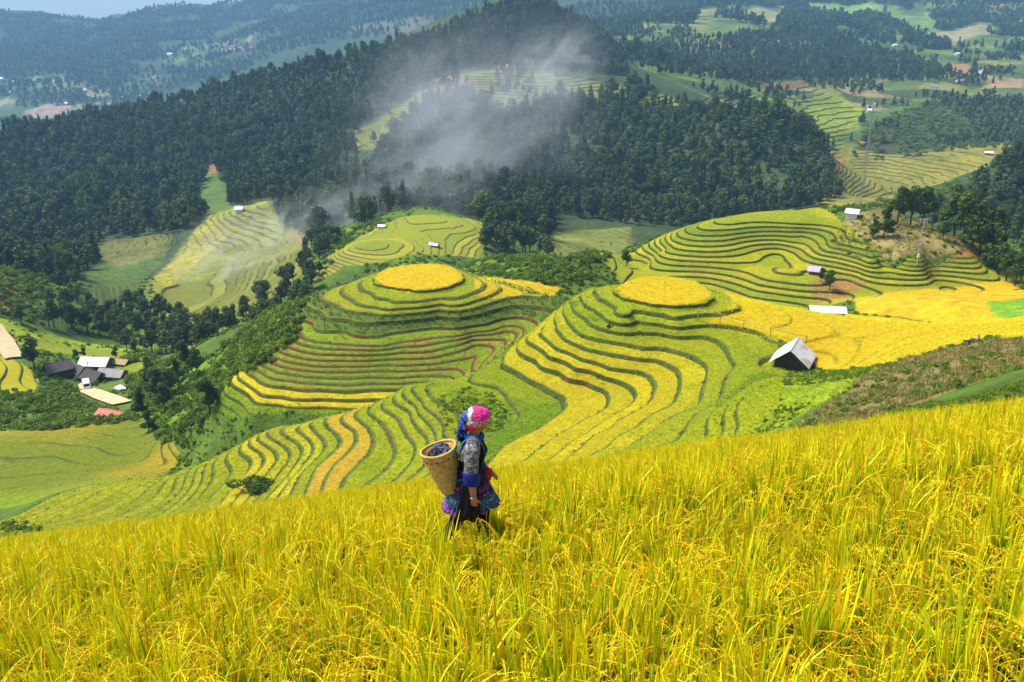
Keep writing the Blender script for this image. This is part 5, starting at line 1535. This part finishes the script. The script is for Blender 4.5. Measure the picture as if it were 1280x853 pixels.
def _scarf(nt, b, tc, sx):
    x = rng_node(nt, sx.outputs[0], -.10, .15)
    n = noise_node(nt, 16, 3, .6, dist=.5)
    ad = nt.nodes.new('ShaderNodeMath'); ad.operation = 'MULTIPLY_ADD'; ad.inputs[1].default_value = .35; nt.links.new(n.outputs[0], ad.inputs[0]); nt.links.new(x, ad.inputs[2])
    c = ramp(nt, ad.outputs[0], [(.20, (.02, .05, .30)), (.32, (.06, .10, .42)), (.38, (.70, .62, .48)), (.46, (.70, .64, .52)), (.50, (.05, .10, .40)), (.57, (.80, .03, .16)), (.95, (.85, .02, .36))])
    f = noise_node(nt, 70, 2, .6)
    c = mixc(nt, c, (.85, .60, .55), ramp(nt, f.outputs[0], [(.60, (0,) * 3), (.68, (.7,) * 3)]))
    nt.links.new(c, b.inputs['Base Color'])
mat_pos('flowered_scarf', _scarf)
def _plaid(nt, b, tc, sx):
    ck = nt.nodes.new('ShaderNodeTexChecker'); ck.inputs['Scale'].default_value = 62; nt.links.new(tc.outputs['Object'], ck.inputs['Vector'])
    ck.inputs[1].default_value = (.75, .68, .55, 1); ck.inputs[2].default_value = (.06, .05, .10, 1)
    n = noise_node(nt, 30, 2, .6)
    c = mixc(nt, ck.outputs[0], (.75, .05, .12), ramp(nt, n.outputs[0], [(.48, (0,) * 3), (.56, (.9,) * 3)]))
    c = mixc(nt, c, (.18, .40, .10), ramp(nt, noise_node(nt, 22, 2, .5).outputs[0], [(.60, (0,) * 3), (.66, (.8,) * 3)]))
    nt.links.new(c, b.inputs['Base Color'])
mat_pos('plaid_band', _plaid)
plain('woman_skin', (.44, .20, .095), .55, .10, 14.0)
plain('black_cloth', (.012, .011, .016), .9, .35, 25.0)
plain('blue_cuff', (.012, .025, .26), .85, .25, 25.0)
plain('blue_cloth', (.02, .05, .26), .85, .35, 22.0)
plain('teal_strap', (.02, .17, .30), .8, .2, 25.0)
plain('red_wrap', (.80, .03, .06), .8, .25, 30.0)
plain('red_pouch', (.55, .03, .07), .8, .3, 30.0)
plain('white_trim', (.65, .65, .62), .8, .1, 20.0)
plain('silver', (.75, .74, .70), .3, .05, 20.0, metal=.9)
plain('black_hair', (.012, .010, .010), .5, .2, 40.0)
# woven bamboo
def _weave(nt, b, tc, sx):
    n = noise_node(nt, 28, 4, .6)
    c = ramp(nt, n.outputs[0], [(.3, (.42, .23, .055)), (.5, (.62, .38, .11)), (.72, (.76, .50, .18))])
    nt.links.new(c, b.inputs['Base Color'])
mat_pos('woven_bamboo', _weave)
MATS['woven_bamboo'].node_tree.nodes['Principled BSDF'].inputs['Roughness'].default_value = .55
def _bundle(nt, b, tc, sx):
    n = noise_node(nt, 14, 3, .6, dist=1.0)
    nt.links.new(ramp(nt, n.outputs[0], [(.35, (.012, .012, .02)), (.5, (.02, .03, .05)), (.56, (.16, .17, .16)), (.64, (.02, .04, .25))]), b.inputs['Base Color'])
mat_pos('bundle_cloth', _bundle)

def remeshed(mb, name, mat, parent, voxel, smooth_it=4, disp=None, label=None):
    o = mb.build(name, mat, None, True)
    md = o.modifiers.new('r', 'REMESH'); md.mode = 'VOXEL'; md.voxel_size = voxel; md.use_smooth_shade = True
    ms = o.modifiers.new('s', 'SMOOTH'); ms.factor = .5; ms.iterations = smooth_it
    dg = bpy.context.evaluated_depsgraph_get(); dg.update()
    me = bpy.data.meshes.new_from_object(o.evaluated_get(dg))
    bpy.data.objects.remove(o)
    me.name = name
    if disp:
        co = np.zeros(len(me.vertices) * 3, np.float32); me.vertices.foreach_get('co', co); co = co.reshape(-1, 3)
        co = disp(co); me.vertices.foreach_set('co', np.ascontiguousarray(co, np.float32).ravel())
    me.polygons.foreach_set('use_smooth', [True] * len(me.polygons)); me.update()
    return link(name, me, parent)
wx, wy = WOMAN
wz = float(near_ground(np.array([wx]), np.array([wy]))[0])
W = thing('person', 'woman in a pink headscarf and batik skirt carrying a basket through the rice', 'person', (wx - .02, wy, wz), R(4))
W.rotation_euler = (0, R(3.5), R(4))
B = MB()
V3 = Vector
def limb(mb, pts, rad, n=12): mb.tube([V3(p) for p in pts], rad, n)
# torso
def oval(c, rx, ry, n=20): return [(c[0] + rx * math.cos(6.2832 * i / n), c[1] + ry * math.sin(6.2832 * i / n), c[2]) for i in range(n)]
B.rings([oval((-.01, 0, .80), .10, .14), oval((-.01, 0, .88), .115, .155), oval((0, 0, .98), .09, .125), oval((.005, 0, 1.08), .10, .14), oval((.0, 0, 1.18), .105, .155), oval((-.01, 0, 1.25), .08, .13), oval((-.01, 0, 1.30), .05, .06)])
limb(B, [(-.01, 0, 1.25), (.012, 0, 1.31), (.028, 0, 1.37)], [.06, .05, .05])
# head, tilted a little forward
B.ball((.035, 0, 1.445), (.088, .072, .105), 18, 14)
B.ball((.070, 0, 1.385), (.050, .048, .055), 14, 10)
B.ball((.062, 0, 1.355), (.045, .036, .030), 12, 8)
limb(B, [(.118, 0, 1.437), (.136, 0, 1.405), (.120, 0, 1.396)], [.010, .015, .011], 8)
B.ball((.116, 0, 1.372), (.014, .022, .007), 8, 6); B.ball((.114, 0, 1.361), (.014, .020, .007), 8, 6)
for sg in (-1, 1):
    B.ball((.020, sg * .074, 1.415), (.018, .010, .030), 8, 6)
    B.ball((.098, sg * .030, 1.448), (.022, .020, .008), 8, 6)
# arms
SR, ER, WR = (-.005, -.165, 1.245), (-.015, -.212, .985), (.022, -.222, .765)
limb(B, [(0, -.10, 1.25), SR, (-.012, -.195, 1.12), ER], [.06, .055, .046, .038])
limb(B, [ER, (.0, -.220, .92), (.012, -.224, .84), WR], [.038, .040, .034, .024])
SL, EL, WL = (-.005, .165, 1.245), (.01, .225, 1.0), (.150, .140, .865)
limb(B, [(0, .10, 1.25), SL, (0, .20, 1.12), EL], [.06, .055, .046, .038])
limb(B, [EL, (.06, .195, .945), (.11, .165, .90), WL], [.038, .040, .033, .024])
def hand(mb, w, d, nrm, side, curl):
    """palm and five fingers; d along the hand, nrm palm direction, side towards the thumb"""
    w, d, nrm, side = V3(w), V3(d).normalized(), V3(nrm).normalized(), V3(side).normalized()
    rows = []
    for t, hw, ht in ((-.01, .020, .017), (.02, .030, .016), (.05, .037, .014), (.078, .036, .011)):
        c = w + d * t; rows.append([tuple(c + side * hw * math.cos(a * .5236) + nrm * ht * math.sin(a * .5236)) for a in range(12)])
    mb.rings(rows)
    for k, (off, L) in enumerate(((.028, .064), (.010, .072), (-.009, .067), (-.027, .052))):
        p = w + d * .074 + side * off; q = [p]; a = 0
        for s_ in (.45, .32, .23):
            a += curl * (.8 + .12 * k); q.append(q[-1] + (d * math.cos(a) + nrm * math.sin(a)) * L * s_)
        mb.tube(q, [.0090, .0088, .0080, .0066], 8)
    p = w + d * .022 + side * .026
    q = [p, p + (side * .75 + d * .55 + nrm * .3) * .03, p + (side * .75 + d * .55 + nrm * .3) * .03 + (d * .85 + side * .25 + nrm * .45) * .028, p + (side * .75 + d * .55 + nrm * .3) * .03 + (d * .9 + nrm * .5) * .05]
    mb.tube(q, [.0125, .0108, .0096, .0075], 8)
hand(B, WR, (.06, .02, -1), (.25, 1, 0), (1, -.2, 0), .38)
hand(B, WL, (.9, -.35, -.35), (.0, -.5, -1), (.3, -.9, .3), .75)
# legs in mid-stride
HR, KR, AR = (-.02, -.085, .84), (-.105, -.085, .47), (-.265, -.085, .115)
HL, KL, AL = (-.01, .085, .84), (.135, .085, .49), (.165, .085, .10)
limb(B, [HR, (-.06, -.085, .66), KR], [.088, .075, .056]); limb(B, [KR, (-.165, -.085, .34), AR], [.056, .052, .034])
limb(B, [HL, (.065, .085, .67), KL], [.088, .075, .056]); limb(B, [KL, (.14, .085, .33), AL], [.056, .052, .034])
limb(B, [AR, (-.285, -.085, .075), (-.20, -.088, .035), (-.135, -.09, .012)], [.036, .038, .034, .022])
limb(B, [AL, (.150, .085, .05), (.24, .088, .035), (.315, .09, .028)], [.036, .042, .036, .022])
remeshed(B, 'body', 'woman_skin', W, .0058, 2)
# eyes and brows
for sg in (-1, 1):
    MB().ball((.112, sg * .030, 1.434), (.008, .013, .007), 10, 8).build('eye', 'black_hair', W, True)
# leggings and shoes
for sg, K_, A_, M_ in ((-1, KR, AR, (-.165, -.085, .34)), (1, KL, AL, (.14, .085, .33))):
    top = V3(K_) + V3((.0 if sg < 0 else 0, 0, .07))
    lg = MB(); lg.tube([top, V3(K_), V3(M_), V3(A_) + V3((0, 0, .01))], [.068, .066, .062, .044], 16)
    o = lg.build('legging', 'black_cloth', W, True)
    tr = MB(); a_ = V3(K_).lerp(V3(M_), .15); tr.tube([V3(K_) + V3((.03, sg * .0 - .055, 0)), V3(M_) + V3((.028, -.052, 0)), V3(A_) + V3((.02, -.038, .03))], .006, 6)
    tr.build('trim', 'white_trim', o)
    sh = MB(); f0 = V3(A_)
    if sg < 0: limb(sh, [f0 + V3((-.01, 0, -.0)), (-.288, -.085, .072), (-.20, -.088, .032), (-.128, -.09, .008)], [.042, .045, .042, .028])
    else: limb(sh, [f0 + V3((-.012, 0, .0)), (.148, .085, .048), (.24, .088, .034), (.325, .09, .026)], [.042, .049, .043, .028])
    sh.build('shoe', 'black_cloth', W, True)
# skirt with pleats
rows = []; NP = 144
for i in range(15):
    t = i / 14; z0 = .945 - .385 * t
    ring = []
    for k in range(NP):
        a = 6.2832 * k / NP; c, s_ = math.cos(a), math.sin(a)
        rx = .112 + .135 * t ** 1.15; ry = .150 + .060 * t
        if c > 0: rx *= 1 + .06 * t
        pl = 1 + (.010 + .065 * t) * math.sin(a * 30 + .5 * math.sin(a * 5)) + .05 * t * math.sin(a * 3 + 1.2)
        ring.append((-.005 + rx * c * pl, ry * s_ * pl, z0 - .035 * t * (c < 0) * abs(c) + .012 * t * math.sin(a * 7) + .030 * t * max(0, c)))
    rows.append(ring)
sk = MB().rings(rows, True, (False, False)).build('skirt', 'pleated_batik', W, True)
so_ = sk.modifiers.new('t', 'SOLIDIFY'); so_.thickness = .004
# black apron panels hanging over the skirt
def panel(a0, a1, zt, zb, name, mat, off=.012, jag=.03, flare=1.0):
    rows = []
    for i in range(9):
        t = i / 8; r_ = []
        for k in range(17):
            f = k / 16; a = R(a0 + (a1 - a0) * f); z0 = zt + (zb - zt) * t - jag * t * math.sin(f * 3.14 * 2.2) ** 2
            tt = max(0, min(1, (.945 - z0) / .385)); rx = .118 + .150 * tt ** 1.15 * flare + off + .004 * math.sin(k * 1.7) * t; ry = .150 + .060 * tt + off + .012 * t * math.sin(k * .9 + i * .2)
            r_.append((-.005 + rx * math.cos(a), ry * math.sin(a), z0))
        rows.append(r_)
    o = MB().rings(rows, False).build(name, mat, W, True)
    q = o.modifiers.new('t', 'SOLIDIFY'); q.thickness = .005; return o
panel(-116, -70, .96, .55, 'apron', 'black_cloth', .034, .035)
panel(52, 130, .96, .56, 'apron', 'black_cloth', .034, .03)
# sash round the waist
rows = [[(-.005 + (.128 + d) * math.cos(6.2832 * k / 48), (.158 + d) * math.sin(6.2832 * k / 48), z0 + .006 * math.sin(k * .6)) for k in range(48)] for z0, d in ((.985, -.012), (.975, .006), (.93, .010), (.895, .004), (.885, -.010))]
MB().rings(rows, True, (False, False)).build('sash', 'black_cloth', W, True)
# jacket
J = MB()
J.rings([oval((-.005, 0, .88), .125, .165, 28), oval((-.003, 0, .96), .106, .145, 28), oval((.006, 0, 1.08), .112, .155, 28), oval((.004, 0, 1.18), .116, .172, 28), oval((-.008, 0, 1.255), .100, .150, 28), oval((-.008, 0, 1.295), .070, .082, 28)])
J.ball((.070, 0, 1.13), (.065, .12, .09), 14, 10)
limb(J, [(0, .10, 1.24), (-.005, .168, 1.24), (0, .203, 1.12), (.01, .228, 1.0), (.06, .197, .945)], [.075, .074, .064, .056, .054])
def wr(co):
    f = fbm(co[:, 0] * 22 + co[:, 1] * 9, co[:, 2] * 14, 301, 3)[:, None]; c = co.mean(0); d = co - np.array([0, 0, 1]) * co[:, 2:3] - np.array([c[0], 0, 0]); d[:, 2] = 0
    L = np.linalg.norm(d, axis=1)[:, None] + 1e-6
    return co + d / L * f * .022
remeshed(J, 'jacket', 'black_cloth', W, .0075, 3, wr)
# printed sleeve, blue cuff
S = MB(); limb(S, [(.0, -.085, 1.255), (-.003, -.135, 1.262), (-.008, -.180, 1.215), (-.012, -.204, 1.11), (-.013, -.214, 1.015)], [.060, .068, .068, .066, .066], 18)
S.rings([oval((-.022, -.05, 1.07), .098, .11, 24), oval((-.025, -.05, 1.15), .102, .125, 24), oval((-.015, -.06, 1.24), .075, .11, 24)])
remeshed(S, 'sleeve', 'batik_sleeve', W, .0075, 3, wr)
rows = []
for t, r_ in ((1.03, .070), (1.025, .077), (.99, .078), (.95, .076), (.915, .073), (.905, .069)):
    f = (1.03 - t) / .125; cx_, cy_ = -.013 + .013 * f, -.213 - .007 * f
    rows.append([(cx_ + r_ * (1 + .05 * math.sin(k * 1.3 + t * 40)) * math.cos(6.2832 * k / 24), cy_ + r_ * .92 * math.sin(6.2832 * k / 24), t) for k in range(24)])
MB().rings(rows, True, (False, False)).build('cuff', 'blue_cuff', W, True)
# collar, bracelet, pouch
rows = []
for i in range(25):
    a = 6.2832 * i / 24; c_ = V3((-.005 + .085 * math.cos(a), .095 * math.sin(a), 1.292 - .018 * math.cos(a)))
    rows.append(c_)
MB().tube(rows, [.026] * 25, 10).build('collar', 'blue_cloth', W, True)
MB().tube([V3((.02 + .029 * math.cos(6.2832 * i / 20), -.2225 + .027 * math.sin(6.2832 * i / 20), .768)) for i in range(21)], .004, 6).build('bracelet', 'silver', W, True)
PB = MB()
for i in range(9):
    a = i * .698; PB.ball((.165 + .020 * math.cos(a), .07 + .030 * math.sin(a), .845 + .022 * math.sin(a * 2.3)), (.026, .026, .034), 8, 6)
limb(PB, [(.165, .07, .86), (.155, .08, .92)], [.02, .012], 8)
remeshed(PB, 'pouch', 'red_pouch', W, .006, 2)
# headscarf
HS = MB()
HS.ball((.028, 0, 1.472), (.112, .094, .092), 20, 14)
HS.ball((.085, 0, 1.490), (.062, .072, .060), 16, 10)
HS.ball((-.060, 0, 1.455), (.055, .070, .062), 14, 10)
limb(HS, [(-.085, -.02, 1.46), (-.105, -.03, 1.435)], [.035, .022], 10)
def cutlow(co):
    f = fbm(co[:, 0] * 30, co[:, 2] * 30 + co[:, 1] * 20, 305, 3)
    co = co.copy(); co[:, 2] = np.maximum(co[:, 2], 1.425 + .10 * np.maximum(0, co[:, 0] - .02) ); co[:, 1] *= (1 + .10 * f); co[:, 2] += .02 * f; return co
remeshed(HS, 'headscarf', 'flowered_scarf', W, .006, 3, cutlow)
rows = []
for z0, d in ((1.462, .000), (1.455, .010), (1.435, .012), (1.412, .006), (1.400, -.006)):
    rows.append([(.025 + (.108 + d) * math.cos(6.2832 * k / 36) + .0, (.088 + d) * math.sin(6.2832 * k / 36), z0 + .018 * math.cos(6.2832 * k / 36) + .004 * math.sin(k * 1.1)) for k in range(36)])
MB().rings(rows, True, (False, False)).build('scarf_band', 'plaid_band', W, True)
RW = MB(); RW.ball((-.012, 0, 1.385), (.068, .078, .052), 16, 10); RW.ball((-.055, 0, 1.40), (.04, .055, .04), 12, 8)
remeshed(RW, 'neck_wrap', 'red_wrap', W, .006, 2, wr)
rows = []
for i in range(9):
    t = i / 8; cx_ = -.098 - .035 * math.sin(t * 2.2); cz_ = 1.445 - .20 * t; hw = .034 + .016 * math.sin(t * 3.0)
    rows.append([(cx_ + .012 * math.cos(6.2832 * k / 12) + .010 * math.sin(k * 1.6 + i), -.03 + hw * math.sin(6.2832 * k / 12), cz_ + .004 * math.cos(k)) for k in range(12)])
MB().rings(rows).build('scarf_tail', 'blue_cloth', W, True)

# ------------------------------------------------------------------ the basket on her back
Rz = Matrix.Rotation(R(4), 4, 'Z')
bb = Rz @ V3((-.150, -.01, .725))
BK = thing('back_basket', 'tapered woven bamboo basket with a thick rim carried on the woman\'s back', 'basket', (wx + bb.x, wy + bb.y, wz + bb.z))
BK.rotation_euler = (R(-3), R(-14.5), R(4))
HB = .43
def brad(t): return .076 + .086 * t ** .80
NB = 15; rows = []; NT = 96
for i in range(NB * 5 + 1):
    t = i / (NB * 5); ph = (t * NB) % 1.0; bandi = int(t * NB)
    bul = .0105 * abs(math.sin(math.pi * ph)) ** .6
    ring = []
    for k in range(NT):
        a = 6.2832 * k / NT
        wv = .0040 * math.sin(a * 24 + math.pi * bandi) * math.sin(math.pi * ph)
        sq = 1 + .06 * (1 - t) * math.cos(4 * a)      # the base is squarish
        r_ = (brad(t) + bul + wv) * sq
        ring.append((r_ * math.cos(a), r_ * math.sin(a), HB * t + .006 * math.sin(a * 2 + 1) * t))
    rows.append(ring)
inner = [[((brad(t) - .008) * math.cos(6.2832 * k / NT), (brad(t) - .008) * math.sin(6.2832 * k / NT), HB * t) for k in range(NT)] for t in (1.0, .6, .2, .03)]
MB().rings(rows + inner).build('weave', 'woven_bamboo', BK, True)
MB().tube([V3(((brad(1) + .002) * math.cos(6.2832 * i / 48), (brad(1) + .002) * math.sin(6.2832 * i / 48), HB + .004 + .006 * math.sin(12.566 * i / 48 + 1))) for i in range(49)], .0125, 10).build('rim', 'woven_bamboo', BK, True)
for i in range(18):      # dark lashing under the rim
    a = 6.2832 * i / 18; r_ = brad(.86) + .011
    MB().tube([V3((r_ * math.cos(a - .07), r_ * math.sin(a - .07), HB * .845)), V3((r_ * 1.015 * math.cos(a), r_ * 1.015 * math.sin(a), HB * .875)), V3((r_ * math.cos(a + .07), r_ * math.sin(a + .07), HB * .85))], .0035, 5).build('lashing', 'dark_wood', BK)
for sg in (-1, 1):       # bottom runners
    MB().box((0, sg * .045, -.006), (.14, .016, .016)).build('foot_runner', 'bamboo', BK)
inv = BK.rotation_euler.to_matrix().to_4x4(); inv.translation = V3(BK.location); inv = inv.inverted()
Wm = W.rotation_euler.to_matrix().to_4x4(); Wm.translation = V3(W.location)
for sg in (-1, 1):
    path = [(-.155, sg * .08, 1.13), (-.10, sg * .10, 1.245), (-.03, sg * .115, 1.318), (.035, sg * .118, 1.305), (.098, sg * .118, 1.20), (.100, sg * .125, 1.08), (.055, sg * .155, .99), (-.04, sg * .165, .93), (-.15, sg * .08, .86)]
    ctrl = [inv @ (Wm @ V3(p)) for p in path]; sm_ = []
    for i in range(len(ctrl) - 1):
        p0, p1, p2, p3 = ctrl[max(i - 1, 0)], ctrl[i], ctrl[i + 1], ctrl[min(i + 2, len(ctrl) - 1)]
        for j in range(6):
            t = j / 6; sm_.append(.5 * ((2 * p1) + (p2 - p0) * t + (2 * p0 - 5 * p1 + 4 * p2 - p3) * t * t + (3 * p1 - p0 - 3 * p2 + p3) * t ** 3))
    sm_.append(ctrl[-1])
    V = []
    for i, p in enumerate(sm_):
        t_ = (sm_[min(i + 1, len(sm_) - 1)] - sm_[max(i - 1, 0)]).normalized(); side = V3((0, 1, 0)); side = (side - t_ * side.dot(t_)).normalized(); up_ = t_.cross(side)
        for a_, b_ in ((-.019, .003), (.019, .003), (.019, -.003), (-.019, -.003)): V.append(p + side * a_ + up_ * b_)
    n_ = len(sm_)
    MB().add([list(v_) for v_ in V], [(4 * i + k, 4 * i + (k + 1) % 4, 4 * i + 4 + (k + 1) % 4, 4 * i + 4 + k) for i in range(n_ - 1) for k in range(4)] + [(3, 2, 1, 0), tuple(4 * (n_ - 1) + k for k in range(4))]).build('strap', 'teal_strap', BK, True)
# cloth bundle inside
CBm = MB()
gg = random.Random(5)
for i in range(14):
    a = gg.uniform(0, 6.28); r_ = gg.uniform(.0, .075)
    CBm.ball((r_ * math.cos(a), r_ * math.sin(a), gg.uniform(-.03, .035)), (gg.uniform(.04, .062), gg.uniform(.04, .06), gg.uniform(.03, .045)), 10, 8)
cb = remeshed(CBm, 'cloth_bundle', 'bundle_cloth', None, .008, 1, lambda co: co + .02 * np.stack([fbm(co[:, 0] * 25, co[:, 1] * 25, 311, 3), fbm(co[:, 1] * 25, co[:, 2] * 25, 312, 3), fbm(co[:, 2] * 25 + 3, co[:, 0] * 25, 313, 3)], 1))
q = inv.inverted() @ V3((0, 0, HB * .93)); cb.location = q; cb.rotation_euler = BK.rotation_euler
cb['label'] = 'dark blue and black cloth bundle stuffed in the bamboo basket'; cb['category'] = 'cloth'
# ------------------------------------------------------------------ air
def volume_mat(name, dens, col, aniso=0.0):
    m = bpy.data.materials.new(name); m.use_nodes = True; nt = m.node_tree
    nt.nodes.remove(nt.nodes['Principled BSDF'])
    pv = nt.nodes.new('ShaderNodeVolumePrincipled'); pv.inputs['Density'].default_value = dens
    pv.inputs['Color'].default_value = (*col, 1); pv.inputs['Anisotropy'].default_value = aniso
    nt.links.new(pv.outputs[0], nt.nodes['Material Output'].inputs['Volume'])
    return m, nt, pv
hm, _, _ = volume_mat('haze_air', .00014, (.34, .64, 1.0))
lo = min(float(MIDV[:, 2].min()), float(V_FAR[:, 2].min())) - 1.0
top = max(float(V_FAR[:, 2].max()), 0.0) + 30.0
hb = MB().box((0, 4500, (lo + top) / 2), (15600, 9400, top - lo)).build('haze', hm, None, kind='stuff', label='thin blue air haze lying over the whole valley', category='haze')
def mist(u, v, d, r, rz, dens, seed, label, scale=2.6):
    c = Vector(pt_d(u, v, d))
    m, nt, pv = volume_mat('mist_air', 0, (.98, .98, 1.0), .35)
    tc = nt.nodes.new('ShaderNodeTexCoord')
    ln = nt.nodes.new('ShaderNodeVectorMath'); ln.operation = 'LENGTH'; nt.links.new(tc.outputs['Object'], ln.inputs[0])
    n = nt.nodes.new('ShaderNodeTexNoise'); n.inputs['Scale'].default_value = scale; n.inputs['Detail'].default_value = 6; n.inputs['Roughness'].default_value = .62
    n.inputs['Distortion'].default_value = 1.2
    mp = nt.nodes.new('ShaderNodeMapping'); mp.inputs['Location'].default_value = (seed, seed * .7, 0); nt.links.new(tc.outputs['Object'], mp.inputs[0]); nt.links.new(mp.outputs[0], n.inputs['Vector'])
    fall = nt.nodes.new('ShaderNodeMapRange'); fall.inputs[1].default_value = 1.0; fall.inputs[2].default_value = .1; fall.inputs[3].default_value = 0; fall.inputs[4].default_value = 1
    fall.interpolation_type = 'SMOOTHSTEP'; nt.links.new(ln.outputs['Value'], fall.inputs[0])
    nr = nt.nodes.new('ShaderNodeMapRange'); nr.inputs[1].default_value = .44; nr.inputs[2].default_value = .72; nr.inputs[3].default_value = .03; nr.inputs[4].default_value = 1; nt.links.new(n.outputs[0], nr.inputs[0])
    mu = nt.nodes.new('ShaderNodeMath'); mu.operation = 'MULTIPLY'; nt.links.new(fall.outputs[0], mu.inputs[0]); nt.links.new(nr.outputs[0], mu.inputs[1])
    m2 = nt.nodes.new('ShaderNodeMath'); m2.operation = 'MULTIPLY'; m2.inputs[1].default_value = dens; nt.links.new(mu.outputs[0], m2.inputs[0])
    nt.links.new(m2.outputs[0], pv.inputs['Density'])
    o = MB().ball((0, 0, 0), 1.0, 20, 12).build('mist', m, None, kind='stuff', label=label, category='mist')
    o.location = c; o.scale = r; o.rotation_euler = rz
    return o
mist(575, 190, 590, (125, 50, 85), (0, R(-38), 0), .026, 3.1, 'drifting patch of white mist in front of the wooded mountain')
mist(560, 130, 560, (70, 40, 60), (0, R(-30), 0), .022, 9.9, 'faint upper streak of mist before the ridge terraces')
mist(690, 95, 760, (65, 40, 45), (0, R(-40), 0), .034, 5.7, 'small wisp of mist above the ridge terraces')
mist(500, 250, 430, (60, 35, 26), (0, R(-20), 0), .03, 8.3, 'thin mist over the terraces behind the left round hill')
mist(300, 330, 400, (55, 32, 30), (0, R(-30), 0), .050, 1.9, 'thin mist over the yellow terraces across the gully')
mist(415, 272, 440, (32, 25, 24), (0, R(-20), 0), .030, 6.2, 'small grey mist patch at the forest edge')
